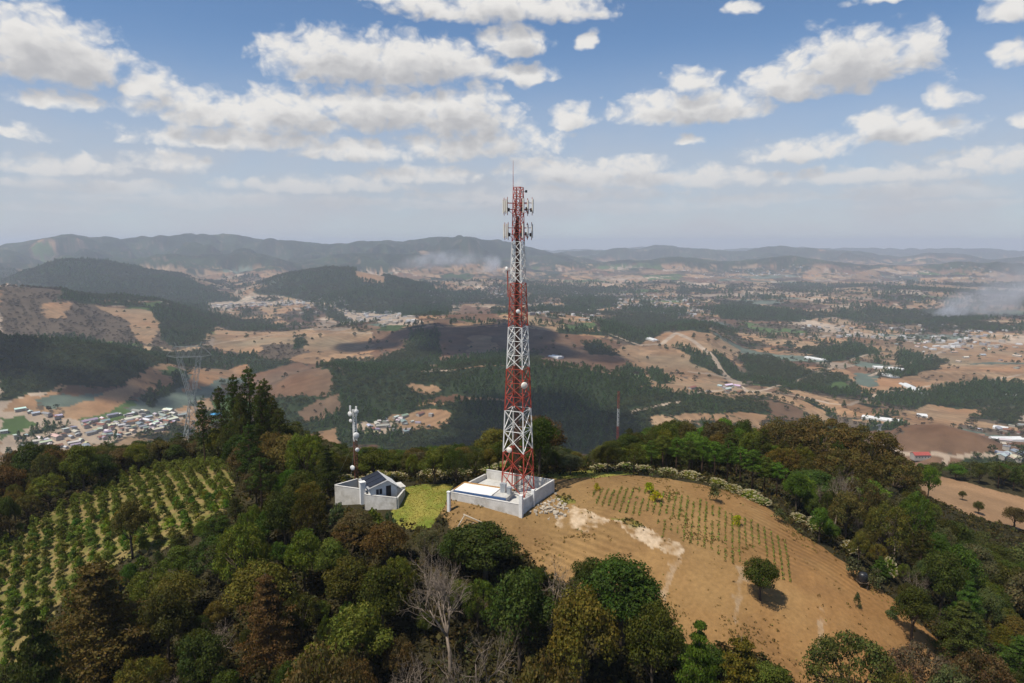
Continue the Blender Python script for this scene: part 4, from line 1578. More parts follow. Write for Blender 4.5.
cr = Crown(902)
gxx, gyy = NR.uniform(-30, 0, 26000), NR.uniform(82, 118, 26000)
k = inside(LAWNW, gxx, gyy)
gxx, gyy = gxx[k], gyy[k]
for x, y, z in zip(gxx, gyy, H(gxx, gyy)):
    s = R.uniform(.05, .10)
    cr.blob((x, y, z + s * .1), (s, s, s * .3), 4, s * .8, R.uniform(.7, 1.3), up=.6, warm=R.uniform(0, .35))
o = link('lawn_grass', cr.mesh('lawn_grass', M_LEAF))
o.color = (.19, .18, .030, 1)
tag(o, 'yellow green mown grass between the white house and the tower compound', 'grass', kind='stuff')

# undergrowth filling the wood floor
cr = Crown(903)
ux, uy = np.r_[NR.uniform(-120, 130, 26000), NR.uniform(-70, 70, 14000)], np.r_[NR.uniform(46, 185, 26000), NR.uniform(44, 88, 14000)]
k = (np.abs(ux) < .79 * uy + 4)
for p in (SOILW, LAWNW, PLANTW, RIDGEW, *YARDS):
    k &= ~inside(p, ux, uy)
ux, uy = ux[k], uy[k]
for x, y, z in zip(ux, uy, H(ux, uy)):
    s = R.uniform(.35, .8)
    cr.blob((x, y, z + s * .5), (s, s, s * .8), 11, .3 * s + .1, R.uniform(.5, 1.4), up=.4, warm=R.uniform(-.1, .5))
o = link('undergrowth', cr.mesh('undergrowth', M_LEAF))
o.color = (.055, .056, .016, 1)
tag(o, 'dense undergrowth of ferns and bushes on the forest floor', 'undergrowth', kind='stuff')

# ------------------------------------------------------------------ the tall red and white tower
TX, TY = TOWER_XY
TU, TV = Vector((.903, -.43, 0)), Vector((.43, .903, 0))
TBASE = -.55


def tw_side(z):
    return float(np.interp(z, [TBASE, 12.5, 25, 37.5, 45.2], [3.75, 2.95, 2.15, 1.36, 1.08]))


def leg_pt(i, z, k=1.0):
    s = tw_side(z) * .5 * k
    a, b = ((-1, -1), (1, -1), (1, 1), (-1, 1))[i]
    p = Vector((TX, TY, 0)) + TU * (a * s) + TV * (b * s)
    return Vector((p.x, p.y, z))


tower = link('lattice_tower', None, None, (TX, TY, TBASE))
tag(tower, 'tall red and white lattice telecom tower standing in the walled compound', 'tower')


def tpart(name, mb, mats, parent=tower, smooth_=False):
    o = link(name, mb.mesh(name, mats, smooth_), parent)
    # geometry is written in world metres: undo the parent's place
    p, off = parent, Vector((0, 0, 0))
    while p is not None:
        off += Vector(p.location)
        p = p.parent
    for v in o.data.vertices:
        v.co -= off
    return o


levels = [TBASE, 6.2, 12.5, 18.8, 25.0, 31.4, 37.4, 45.1]
for s in range(7):
    z0, z1 = levels[s], levels[s + 1]
    mb = MB()
    lw = (.26, .25, .24, .22, .20, .18, .16)[s]
    bw = (.125, .12, .115, .11, .10, .095, .085)[s]
    npan = (2, 2, 3, 3, 4, 4, 6)[s]
    for i in range(4):
        mb.bar(leg_pt(i, z0), leg_pt(i, z1), lw)
        j = (i + 1) % 4
        for k in range(npan):
            a, b = z0 + (z1 - z0) * k / npan, z0 + (z1 - z0) * (k + 1) / npan
            mb.bar(leg_pt(i, a), leg_pt(j, b), bw)
            mb.bar(leg_pt(j, a, 1.03), leg_pt(i, b, 1.03), bw)
            mb.bar(leg_pt(i, b), leg_pt(j, b), bw)
    o = tpart('lattice_section', mb, M_RED if s % 2 == 0 else M_WHITE)
    o['label'] = 'red lattice section' if s % 2 == 0 else 'white lattice section'
# ladder and feeder cables up the middle
mb = MB()
for dx in (-.2, .2):
    mb.bar((TX + TU.x * dx, TY + TU.y * dx + .25, TBASE), (TX + TU.x * dx, TY + TU.y * dx + .25, 44.8), .07)
for k in range(112):
    z = TBASE + .4 + k * .4
    mb.bar((TX - TU.x * .2, TY - TU.y * .2 + .25, z), (TX + TU.x * .2, TY + TU.y * .2 + .25, z), .04)
tpart('ladder', mb, M_CABLE)
mb = MB()
for k in range(7):
    q = -.42 + k * .11
    mb.bar((TX + TU.x * q - .15, TY + TU.y * q - .15, TBASE + .2), (TX + TU.x * q * .6 - .05, TY + TU.y * q * .6 - .1, 41), .075, n=5)
for k in range(22):
    z = 1 + k * 1.8
    mb.bar((TX - .6, TY + .1, z), (TX + .5, TY - .35, z), .06)
tpart('cable_run', mb, M_CABLE)
mb = MB()
for i in range(4):
    p = leg_pt(i, TBASE)
    mb.box((p.x, p.y, TBASE - .2), (.9, .9, .7), rot=-.44)
tpart('footing', mb, M_CONC)
# rest platforms
for z in (12.5, 25.0, 37.3):
    mb = MB()
    s = tw_side(z) * .92
    for k in range(6):
        q = -s / 2 + s * k / 5
        a = Vector((TX, TY, z)) + TU * q - TV * s / 2
        mb.bar(a, a + TV * s, .07)
    tpart('grating', mb, M_CABLE)


def panel_antenna(at_, out, h, mat, parent=tower):
    """tall slim radome on its pipe, with its radio box behind"""
    p = Vector(at_)
    o_ = Vector(out).normalized()
    side = Vector((-o_.y, o_.x, 0))
    mb = MB()
    w, d = .125, .08
    for (zz0, zz1, sh) in ((-h / 2, h / 2, 1), (-h / 2 - .05, -h / 2, .8), (h / 2, h / 2 + .05, .8)):
        prof = [(-w, -d), (-w, d * .5), (-w * .6, d), (w * .6, d), (w, d * .5), (w, -d)]
        A = [p + side * a * sh + o_ * (b + .14) * 1.0 + Vector((0, 0, zz0)) for a, b in prof]
        B = [p + side * a * sh + o_ * (b + .14) * 1.0 + Vector((0, 0, zz1)) for a, b in prof]
        mb.prism(A, B)
    a = tpart('panel_antenna', mb, mat, parent)
    mb = MB()
    mb.bar(p + Vector((0, 0, -h / 2 - .35)), p + Vector((0, 0, h / 2 + .3)), .09, n=6)
    for zz in (-h * .3, h * .3):
        mb.bar(p + Vector((0, 0, zz)), p + o_ * .14 + Vector((0, 0, zz)), .07)
    tpart('mount_pipe', mb, M_RED, a)
    mb = MB()
    q = p - o_ * .16 + Vector((0, 0, -h * .28))
    mb.box((q.x, q.y, q.z), (.3, .22, .5), rot=math.atan2(o_.y, o_.x))
    tpart('radio_unit', mb, M_DARK, a)


def dish(c, out, r, mat, parent=tower, depth=.35):
    c, o_ = Vector(c), Vector(out).normalized()
    side = o_.cross(Vector((0, 0, 1))).normalized()
    up = side.cross(o_)
    mb = MB()
    n = 16
    rings = [(.15, -depth), (.75, -depth * .72), (1.0, -.02), (1.0, depth * .35), (.7, depth * .62), (.05, depth * .72)]
    vs = []
    for (rr, dd) in rings:
        for j in range(n):
            a = 2 * math.pi * j / n
            vs.append(c + o_ * dd * r * 1.6 + (side * math.cos(a) + up * math.sin(a)) * r * rr)
    fs = [(i * n + j, i * n + (j + 1) % n, (i + 1) * n + (j + 1) % n, (i + 1) * n + j) for i in range(len(rings) - 1) for j in range(n)]
    fs += [tuple(range(n))[::-1], tuple((len(rings) - 1) * n + j for j in range(n))]
    mb.add(vs, fs)
    return tpart('dish_antenna', mb, mat, parent, True)


for z, ro in ((42.4, 1.75), (38.9, 1.65)):
    mb = MB()
    for ang in (RAD(195), RAD(315), RAD(75)):
        o_ = Vector((math.cos(ang), math.sin(ang), 0))
        sd = Vector((-o_.y, o_.x, 0))
        c = Vector((TX, TY, z))
        for dz in (-.45, .45):
            mb.bar(c + o_ * .4 + sd * .35 + Vector((0, 0, dz)), c + o_ * ro + sd * .75 + Vector((0, 0, dz)), .09)
            mb.bar(c + o_ * .4 - sd * .35 + Vector((0, 0, dz)), c + o_ * ro - sd * .75 + Vector((0, 0, dz)), .09)
            mb.bar(c + o_ * ro + sd * 1.0 + Vector((0, 0, dz)), c + o_ * ro - sd * 1.0 + Vector((0, 0, dz)), .1)
        mb.bar(c + o_ * ro + sd * .5 + Vector((0, 0, -.45)), c + o_ * .5 + Vector((0, 0, -.45 - .9)), .07)
        for q in (-.95, 0, .95):
            panel_antenna(c + o_ * (ro + .1) + sd * q, o_, 1.9 if q else 1.5, M_CREAM if z > 40 or q else M_WHITE)
    tpart('antenna_frame', mb, M_RED)
mb = MB()
p = leg_pt(0, 44.6)
mb.bar(p, p + Vector((0, 0, 4.2)), .10, n=6, w2=.035)
tpart('whip_antenna', mb, M_RED)
mb = MB()
p = leg_pt(1, 44.4)
mb.bar(p, p + Vector((.75, -.2, 0)), .09)
mb.box((p.x + .85, p.y - .22, p.z + .05), (.32, .3, .34))
tpart('beacon_lamp', mb, M_DARK)
mb = MB()
a, b = leg_pt(0, 29.4), leg_pt(0, 33.2)
off = Vector((-.36, -.1, 0))
mb.bar(a + off * .6, b + off + Vector((-.1, 0, 0)), .17, n=6)
for k in range(5):
    q = a.lerp(b, k / 4)
    mb.bar(q, q + off * (.6 + .4 * k / 4), .08)
tpart('side_pole', mb, M_RED)
dish(b + off + Vector((-.25, -.2, .3)), (-.8, -.5, 0), .32, M_WHITE)
dish(leg_pt(1, 16.6) + Vector((.25, -.45, 0)), (.35, -.93, 0), .5, M_CREAM)
dish(leg_pt(0, 6.6) + Vector((.9, -.6, 0)), (-.2, -.98, 0), .42, M_CREAM)
dish(leg_pt(1, 27.4) + Vector((-.5, -.45, 0)), (.1, -1, 0), .30, M_WHITE)

# ------------------------------------------------------------------ the walled compound
Lc, Cc, Rc, Bc = (Vector((-9.2, 98.4, 0)), Vector((1.3, 93.4, 0)), Vector((6.3, 101.3, 0)), Vector((-4.2, 106.3, 0)))
comp = link('compound_wall', None, None, (Cc.x, Cc.y, -1.5))
tag(comp, 'pale concrete block wall enclosing the foot of the tall tower', 'wall')


def wall_run(mb, p, q, z0, z1, w=.22, cap=.0):
    d_ = (q - p)
    d_.z = 0
    L = d_.length
    c = (p + q) / 2
    rot = math.atan2(d_.y, d_.x)
    mb.box((c.x, c.y, (z0 + z1) / 2), (L, w, z1 - z0), rot=rot)
    if cap:
        mb.box((c.x, c.y, z1 + .04), (L + .004, w + cap, .08), rot=rot)


def cpart(name, fn, mat, parent=comp):
    mb = MB()
    fn(mb)
    return tpart(name, mb, mat, parent)


G1 = Cc.lerp(Rc, .06)
G2 = Cc.lerp(Rc, .36)
cpart('front_wall', lambda mb: wall_run(mb, Lc.lerp(Cc, .02), Lc.lerp(Cc, .975), -3.2, .12, cap=.06), M_BLOCK)
cpart('side_wall', lambda mb: wall_run(mb, G2.lerp(Rc, .05), Rc.lerp(G2, .02), -3, .92, cap=.06), M_BLOCK)
cpart('rear_wall', lambda mb: wall_run(mb, Rc.lerp(Bc, .015), Bc.lerp(Rc, .01), -2.5, .96, cap=.06), M_BLOCK)
cpart('end_wall', lambda mb: wall_run(mb, Bc.lerp(Lc, .015), Lc.lerp(Bc, .02), -2.5, .2, cap=.06), M_BLOCK)
cpart('pillar', lambda mb: mb.box((Cc.x, Cc.y, -.6), (.5, .5, 4.3), rot=-.44), M_LIME)
cpart('pillar', lambda mb: mb.box((G2.x, G2.y, -.75), (.45, .45, 4.1), rot=-.44), M_LIME)
cpart('pillar', lambda mb: mb.box((Rc.x, Rc.y, -.7), (.4, .4, 3.5), rot=-.44), M_BLOCK)


def gate(mb):
    n = 14
    for k in range(n):
        q = G1.lerp(G2, .05 + .9 * k / (n - 1))
        mb.bar((q.x, q.y, -2.2), (q.x, q.y, .75), .16)
    for z in (-1.9, -.6, .6):
        mb.bar((G1.x, G1.y, z), (G2.x, G2.y, z), .12)


cpart('gate', gate, M_WHITE)
yard = MB()
yard.prism([Vector((p.x, p.y, -3.5)) for p in (Lc, Cc, Rc, Bc)], [Vector((p.x, p.y, -.50)) for p in (Lc.lerp(Rc, .012), Cc.lerp(Bc, .012), Rc.lerp(Lc, .012), Bc.lerp(Cc, .012))])
yo = link('yard_floor', yard.mesh('yard_floor', M_CONC))
tag(yo, 'bare concrete yard floor inside the tower compound walls', 'floor', kind='structure')

# tall white concrete post at the left corner
mb = MB()
mb.box((0, 0, 1.35), (.42, .42, 4.3), rot=-.44, top=.94)
mb.box((0, 0, 3.54), (.5, .5, .1), rot=-.44)
x, y, z = at(449, 511)
o = link('concrete_post', mb.mesh('concrete_post', M_LIME), None, (x, y, z - .6))
tag(o, 'tall white concrete post by the left corner of the compound wall', 'post')

# low equipment room with pale roof, blue fascia and ochre back edge
eq = link('equipment_room', None, None, (-4.2, 98.9, -.62))
tag(eq, 'low flat roofed equipment room with blue edge inside the front compound wall', 'building')
er = math.atan2(-3.6, 8.4)
ex, ey = Vector((math.cos(er), math.sin(er), 0)), Vector((-math.sin(er), math.cos(er), 0))
E0 = Vector((-4.15, 98.75, 0))


def ebox(a, b, z, la, lb, h, name, mat, parent=eq):
    mb = MB()
    c = E0 + ex * a + ey * b
    mb.box((c.x, c.y, z), (la, lb, h), rot=er)
    return tpart(name, mb, mat, parent)


ebox(0, 0, -.45, 8.3, 3.1, 1.1, 'wall', M_LIME)
ebox(-1.2, 0, .22, 6.1, 3.3, .16, 'roof', M_LIME)
ebox(3.2, -.1, .20, 2.3, 2.7, .14, 'roof', M_CONC)
ebox(0, -1.76, .12, 8.6, .14, .34, 'fascia', M_BLUE)
ebox(0, 1.74, .34, 8.6, .16, .22, 'parapet', M_OCHRE)
ebox(-4.33, 0, .30, .14, 3.3, .2, 'parapet', M_OCHRE)
for a, b, s, l in ((2.9, .5, (.8, .7, 1.3), 'white equipment cabinet on the right end of the low roof'), (4.0, .2, (.6, .6, 1.0), 'smaller grey cabinet between the low roof and the tower legs')):
    c = E0 + ex * a + ey * b
    e = link('equipment_cabinet', None, None, (c.x, c.y, .25))
    e.rotation_euler = (0, 0, er)
    mb = MB()
    mb.box((0, 0, s[2] / 2), s)
    link('cabinet_body', mb.mesh('cabinet_body', M_WHITE if 'white' in l else M_STEEL), e)
    mb = MB()
    mb.box((0, -s[1] / 2 - .02, s[2] * .5), (s[0] * .85, .03, s[2] * .85))
    link('door', mb.mesh('door', M_STEEL), e)
    mb = MB()
    mb.box((0, 0, s[2] + .04), (s[0] * 1.12, s[1] * 1.12, .08))
    link('cap', mb.mesh('cap', M_STEEL), e)
    tag(e, l, 'cabinet', 'equipment cabinets')
# tumbled stones and spoil outside the gate
rk = MB()
for k in range(150):
    px, py = R.gauss(551, 9), R.gauss(508, 5)
    q = at(px, py)
    if not q or q[1] < 90:
        continue
    q = (q[0] + R.gauss(0, .25), q[1] + R.gauss(0, .35), q[2])
    s = R.choice([.08, .1, .14, .2, .3]) * R.uniform(.7, 1.2)
    vs = []
    for i in range(8):
        vs.append((q[0] + (1 if i & 1 else -1) * s * R.uniform(.5, 1), q[1] + (1 if i & 2 else -1) * s * R.uniform(.5, 1), q[2] + (s * R.uniform(.5, 1) if i & 4 else -.1)))
    rk.add(vs, [(0, 1, 3, 2), (4, 6, 7, 5), (0, 4, 5, 1), (2, 3, 7, 6), (0, 2, 6, 4), (1, 5, 7, 3)])
o = link('rubble', rk.mesh('rubble', M_ROCK))
tag(o, 'pale stones and spoil tipped outside the compound gate', 'rubble', kind='stuff')

# leaning frame of poles on the bare ground
mb = MB()
A_ = [at(456, 530), at(465, 521), at(489, 528), at(472, 526)]
P_ = [Vector(a) for a in A_]
mb.tube([P_[0], P_[0].lerp(P_[1], .5) + Vector((0, 0, .5)), P_[1] + Vector((0, 0, .95))], [.09, .09, .08], 6)
mb.tube([P_[1] + Vector((-.2, 0, 1.0)), P_[2] + Vector((0, 0, .35))], [.10, .08], 6)
mb.tube([P_[2], P_[2] + Vector((.1, 0, .7))], [.08, .07], 6)
mb.tube([P_[0] + Vector((.4, 0, .1)), P_[3] + Vector((.3, 0, .5))], [.06, .06], 6)
o = link('pole_frame', mb.mesh('pole_frame', M_WOOD, True))
tag(o, 'rough frame of pale poles lying on the bare ground left below the compound', 'wooden frame')

# small black tank on its stand
q = at(862, 586)
e = link('water_tank', None, None, q)
mb = MB()
mb.tube([(0, 0, .75), (0, 0, .85), (0, 0, 1.7), (0, 0, 1.95), (0, 0, 2.05)], [.62, .66, .66, .5, .22], 14)
link('tank_body', mb.mesh('tank_body', M_DARK, True), e)
mb = MB()
for a in (-.5, .5):
    for b in (-.5, .5):
        mb.bar((a, b, -.5), (a, b, .66), .12)
mb.box((0, 0, .7), (1.3, 1.3, .1))
link('stand', mb.mesh('stand', M_BARK), e)
tag(e, 'small black water tank on a stand at the right edge of the bare slope', 'tank')

# ------------------------------------------------------------------ the low white house
HX, HY, HZ = -20.6, 101.6, -2.1
yw = link('yard_wall', None, None, (-22, 99.2, HZ))
tag(yw, 'weathered grey block wall around the low white house', 'wall')
WP = [Vector(p) for p in ((-27.8, 102.6, 0), (-22.3, 100.6, 0), (-22.2, 98.9, 0), (-17.1, 97.5, 0), (-16.6, 101.2, 0), (-24.8, 105.6, 0))]
for i, (nm, top) in enumerate((('front_wall', -.35), ('return_wall', -.4), ('front_wall', -.45), ('side_wall', -.45), ('rear_wall', -.4), ('side_wall', -.35))):
    p, q = WP[i], WP[(i + 1) % 6]
    tpart(nm, (lambda mb: (wall_run(mb, p.lerp(q, .02), q.lerp(p, .02), -4.5, top, cap=.05), mb)[1])(MB()), M_BLOCK, yw)
hs = link('white_house', None, None, (HX, HY, HZ), .50)
tag(hs, 'low white house with dark solar panels on its roof', 'house')
mb = MB()
hw, hd, e0, rg = 2.1, 2.3, 2.75, 3.6
mb.prism([(-hw, -hd, 0), (hw, -hd, 0), (hw, hd, 0), (-hw, hd, 0)], [(-hw, -hd, e0), (hw, -hd, e0 - .5), (hw, hd, e0 - .5), (-hw, hd, e0)])
mb.add([(-hw, -hd + .002, e0), (hw, -hd + .002, e0 - .5), (.6, -hd + .002, rg - .08)], [(0, 1, 2)])
mb.add([(-hw, hd - .002, e0), (hw, hd - .002, e0 - .5), (.6, hd - .002, rg - .08)], [(2, 1, 0)])
link('wall', mb.mesh('wall', M_LIME), hs)


def slab(a, b, y0, y1, th, mat, name, parent):
    """sloping sheet from a=(x,z) to b=(x,z)"""
    mb = MB()
    mb.prism([(a[0], y0, a[1]), (b[0], y0, b[1]), (b[0], y1, b[1]), (a[0], y1, a[1])], [(a[0], y0, a[1] + th), (b[0], y0, b[1] + th), (b[0], y1, b[1] + th), (a[0], y1, a[1] + th)])
    return link(name, mb.mesh(name, mat), parent)


r1 = slab((-hw - .35, e0 - .12), (.6, rg - .06), -hd - .3, hd + .3, .10, M_ROOF, 'roof', hs)
r2 = slab((.604, rg - .06), (hw + .8, e0 - .95), -hd - .3, hd + .3, .10, M_LIME, 'roof', hs)
for k in range(3):
    y0 = -hd + .05 + k * 1.55
    slab((-hw - .1, e0 + .14), (.45, rg + .10), y0, y0 + 1.42, .06, M_PANEL, 'solar_panel', r1)
mb = MB()
mb.box((.75, -hd - .02, 1.75), (.78, .04, 1.9))
link('doorway', mb.mesh('doorway', M_DARK), hs)
wf = MB()
for (dx, dz, sx, sz) in ((-.52, 0, .08, 1.0), (.52, 0, .08, 1.0), (0, .48, 1.1, .08), (0, -.48, 1.2, .1), (0, 0, .06, .92)):
    wf.box((-.75 + dx, -hd - .05, 2.0 + dz), (sx, .08, sz))
fr = link('window', wf.mesh('window', M_WHITE), hs)
mb = MB()
mb.box((-.75, -hd - .015, 2.0), (.98, .03, .9))
link('pane', mb.mesh('pane', M_PANEL), fr)
mb = MB()
mb.box((-2.9, -.9, 1.7), (.75, .75, 3.4))
mb.box((-2.9, -.9, 3.45), (.9, .9, .12))
link('chimney', mb.mesh('chimney', M_LIME), hs)
mb = MB()
mb.box((2.75, -1.2, 1.0), (1.3, 2.2, 2.0), top=.98)
mb.box((2.75, -1.2, 2.06), (1.5, 2.4, .1))
link('lean_to', mb.mesh('lean_to', M_BLOCK), hs)

# ------------------------------------------------------------------ small mast behind the house
mx, my, mz = at_depth(355.8, 470, 107)
mzb = Hs(mx, my)
mast = link('radio_mast', None, None, (mx, my, mzb))
tag(mast, 'slim guyed radio mast, white above and rusty brown below, beside the white house', 'mast')
ztop = at_depth(355.8, 408, 107)[2]


def mast_sec(z0, z1, name, mat, w=.62):
    mb = MB()
    n = max(2, int((z1 - z0) / .75))
    P = lambda i, z: Vector((mx + w * .58 * math.cos(i * 2.094 + .4), my + w * .58 * math.sin(i * 2.094 + .4), z))
    for i in range(3):
        mb.bar(P(i, z0), P(i, z1), .13)
        for k in range(n):
            a, b = z0 + (z1 - z0) * k / n, z0 + (z1 - z0) * (k + 1) / n
            mb.bar(P(i, a), P((i + 1) % 3, b), .085)
            mb.bar(P(i, b), P((i + 1) % 3, b), .085)
    return tpart(name, mb, mat, mast)


zm = at_depth(355.8, 441, 107)[2]
mast_sec(mzb, zm, 'lattice_section', plain('rust', (.16, .062, .035), .85, .35, 2))
mast_sec(zm, ztop - .3, 'lattice_section', M_WHITE)
for (dx, dy, zz, r_) in ((-.55, -.3, ztop - .9, .42), (.5, -.35, ztop - .5, .36), (-.45, -.4, ztop - 2.0, .3), (.35, -.45, ztop - 4.4, .5), (.45, -.4, at_depth(355.8, 449, 107)[2], .34), (-.4, -.4, at_depth(355.8, 467, 107)[2], .42)):
    dish((mx + dx, my + dy, zz), (dx, -1, 0), r_, M_WHITE, mast)
for (dx, zz) in ((-.5, ztop - .3), (.45, ztop - .4), (.0, ztop - 3.0)):
    mb = MB()
    mb.box((mx + dx, my - .3, zz), (.28, .2, 1.5))
    mb.bar((mx, my, zz), (mx + dx, my - .25, zz), .08)
    tpart('panel_antenna', mb, M_WHITE, mast)
mb = MB()
for a in (.5, 2.6, 4.7):
    gx_, gy_ = mx + 6 * math.cos(a), my + 6 * math.sin(a)
    mb.bar((mx, my, zm), (gx_, gy_, Hs(gx_, gy_)), .025, n=3)
tpart('guy_wires', mb, M_STEEL, mast)


M_PYLON = plain('dull_galvanised_steel', (.30, .32, .31), .6, .2, 1.0)


def pylon(px, py_top, Y, label, rot=0.0, arm=15.0, name='power_pylon'):
    x, y, zt = at_depth(px, py_top, Y)
    g = Hs(x, y)
    h = zt - g
    e = link(name, None, None, (x, y, g), rot)
    k = h / 46.0
    mb = MB()
    t = .25 * max(1, Y / 450)
    bw = 3.6 * k + 1.2
    waist = h * .60

    def P(i, z, w):
        a, b = ((-1, -1), (1, -1), (1, 1), (-1, 1))[i]
        return Vector((a * w / 2, b * w / 2, z))
    nb = 7
    zs = [waist * (1 - (1 - j / nb) ** 1.25) for j in range(nb + 1)]
    ws = [bw * 2.2 + (1.7 - bw * 2.2) * (z / waist) for z in zs]
    for j in range(nb):
        for i in range(4):
            n = (i + 1) % 4
            mb.bar(P(i, zs[j] - (1 if j == 0 else 0), ws[j]), P(i, zs[j + 1], ws[j + 1]), t)
            mb.bar(P(i, zs[j], ws[j]), P(n, zs[j + 1], ws[j + 1]), t * .55)
            mb.bar(P(n, zs[j], ws[j]), P(i, zs[j + 1], ws[j + 1]), t * .55)
            mb.bar(P(i, zs[j + 1], ws[j + 1]), P(n, zs[j + 1], ws[j + 1]), t * .5)
    link('tower_body', mb.mesh('tower_body', M_PYLON), e)
    mb = MB()
    # opening V up to the crossarm
    for s in (-1, 1):
        for b in (-.8, .8):
            p0, p1 = Vector((s * .8, b, waist)), Vector((s * arm * .27, b * .8, h * .9))
            q0, q1 = Vector((s * .2, b, waist + h * .05)), Vector((s * arm * .17, b * .8, h * .9))
            mb.bar(p0, p1, t * .8)
            mb.bar(q0, q1, t * .7)
            for j in range(6):
                mb.bar(p0.lerp(p1, j / 6), q0.lerp(q1, (j + .7) / 6), t * .45)
                mb.bar(q0.lerp(q1, j / 6), p0.lerp(p1, (j + .7) / 6), t * .45)
    link('upper_frame', mb.mesh('upper_frame', M_PYLON), e)
    mb = MB()
    for b in (-.65, .65):
        mb.bar((-arm / 2, 0, h * .91), (arm / 2, 0, h * .91), t * .7)
        mb.bar((-arm * .3, b, h * .9), (arm * .3, b, h * .9), t * .7)
        mb.bar((-arm * .3, b, h * .97), (arm * .3, b, h * .97), t * .6)
        for s in (-1, 1):
            mb.bar((s * arm * .3, b, h * .97), (s * arm / 2, 0, h * .91), t * .5)
            mb.bar((s * arm * .3, b, h * .9), (s * arm / 2, 0, h * .91), t * .5)
            mb.bar((s * arm * .25, b, h * .97), (s * arm * .3, 0, h), t * .5)
        for j in range(10):
            a0 = -arm * .3 + arm * .06 * j
            mb.bar((a0, b, h * (.9 if j % 2 else .97)), (a0 + arm * .06, b, h * (.97 if j % 2 else .9)), t * .42)
    link('crossarm', mb.mesh('crossarm', M_PYLON), e)
    for s in (-.48, 0, .48):
        mb = MB()
        mb.tube([(s * arm, 0, h * .9), (s * arm, 0, h * .9 - 2.2)], [t * .35, t * .35], 6)
        link('insulator', mb.mesh('insulator', M_DARK), e)
    return tag(e, label, 'pylon', 'power pylons')


pylon(188, 342, 236, 'large grey lattice power pylon behind the left ridge', .15)
pylon(880, 424, 880, 'faint grey lattice pylon in the valley beyond the brown oaks', .5, 16)
# far red and white mast
x, y, zt = at_depth(618.5, 391, 480)
g = Hs(x, y)
e = link('radio_mast', None, None, (x, y, g))
tag(e, 'small distant red and white mast on the far dark wooded slope', 'mast')
n = 7
for s in range(n):
    mb = MB()
    z0, z1 = (zt - g) * s / n, (zt - g) * (s + 1) / n
    for i in range(3):
        c, d_ = math.cos(i * 2.094), math.sin(i * 2.094)
        c2, d2 = math.cos(i * 2.094 + 2.094), math.sin(i * 2.094 + 2.094)
        w = 1.05 - .4 * s / n
        mb.bar((c * w, d_ * w, z0), (c * w * .96, d_ * w * .96, z1), .2)
        for k in range(4):
            a, b = z0 + (z1 - z0) * k / 4, z0 + (z1 - z0) * (k + 1) / 4
            mb.bar((c * w, d_ * w, a), (c2 * w, d2 * w, b), .12)
    o = link('lattice_section', mb.mesh('lattice_section', M_RED if s % 2 == 0 else M_WHITE), e)

# ------------------------------------------------------------------ houses and sheds of the valley
def house_mesh(L, W, Hh, rise, lean_=False):
    mb = MB()
    a, b = L / 2, W / 2
    mb.prism([(-a, -b, -1.5), (a, -b, -1.5), (a, b, -1.5), (-a, b, -1.5)], [(-a, -b, Hh), (a, -b, Hh), (a, b, Hh), (-a, b, Hh)], 0)
    if lean_:
        mb.prism([(-a - .3, -b - .3, Hh), (a + .3, -b - .3, Hh), (a + .3, b + .3, Hh + rise), (-a - .3, b + .3, Hh + rise)], [(-a - .3, -b - .3, Hh + .2), (a + .3, -b - .3, Hh + .2), (a + .3, b + .3, Hh + rise + .2), (-a - .3, b + .3, Hh + rise + .2)], 1)
    else:
        for s in (-1, 1):
            mb.prism([(-a - .4, s * (b + .4), Hh - .1), (a + .4, s * (b + .4), Hh - .1), (a + .4, 0, Hh + rise), (-a - .4, 0, Hh + rise)], [(-a - .4, s * (b + .4), Hh + .08), (a + .4, s * (b + .4), Hh + .08), (a + .4, 0, Hh + rise + .18), (-a - .4, 0, Hh + rise + .18)], 1)
        for s in (-1, 1):
            mb.add([(s * a, -b, Hh), (s * a, b, Hh), (s * a, 0, Hh + rise)], [(0, 1, 2)], 0)
    for k in range(int(L // 3)):
        mb.box((-a + 1.8 + k * 3, -b - .03, Hh * .5), (1.0, .06, 1.1), 2)
    return mb.mesh('valley_house', [M_TWALL, M_TROOF, M_DARK])


HM = [house_mesh(*q) for q in ((9, 6, 3, 1.5), (13, 7, 3.2, 1.8), (8, 8, 5.5, .6, True), (16, 8, 3.6, 1.6), (7, 5, 2.8, 1.2), (22, 9, 4, 1.8), (10, 7, 3, .8, True))]
ROOFS = {'pale zinc roofed': (.50, .50, .49), 'white roofed': (.68, .67, .63), 'rusty roofed': (.24, .105, .06), 'red roofed': (.33, .08, .05), 'grey roofed': (.27, .27, .27), 'cream roofed': (.52, .44, .33)}
TOWNS = [
    ([(60, 432), (95, 420), (172, 408), (186, 418), (160, 431), (110, 440)], 120, 'in the roadside town below the left ridge'),
    ([(0, 430), (40, 438), (80, 434), (90, 448), (0, 452)], 24, 'along the road in the lower left'),
    ([(20, 408), (60, 416), (60, 420), (10, 410)], 8, 'on the pale ground above the left town'),
    ([(356, 420), (398, 418), (420, 432), (372, 438), (350, 430)], 18, 'in the hamlet behind the small mast'),
    ([(390, 418), (440, 410), (444, 426), (402, 432)], 10, 'on the bare slope behind the small mast'),
    ([(690, 388), (740, 386), (750, 394), (700, 398)], 12, 'by the pale track beyond the dark woods'),
    ([(960, 428), (1024, 420), (1024, 442), (980, 446)], 16, 'in the valley at the right edge'),
    ([(880, 345), (930, 342), (1020, 352), (1020, 372), (940, 368)], 22, 'in the villages of the right hand valley'),
    ([(985, 455), (1024, 452), (1024, 466), (990, 462)], 8, 'by the road below the right hand hill'),
]
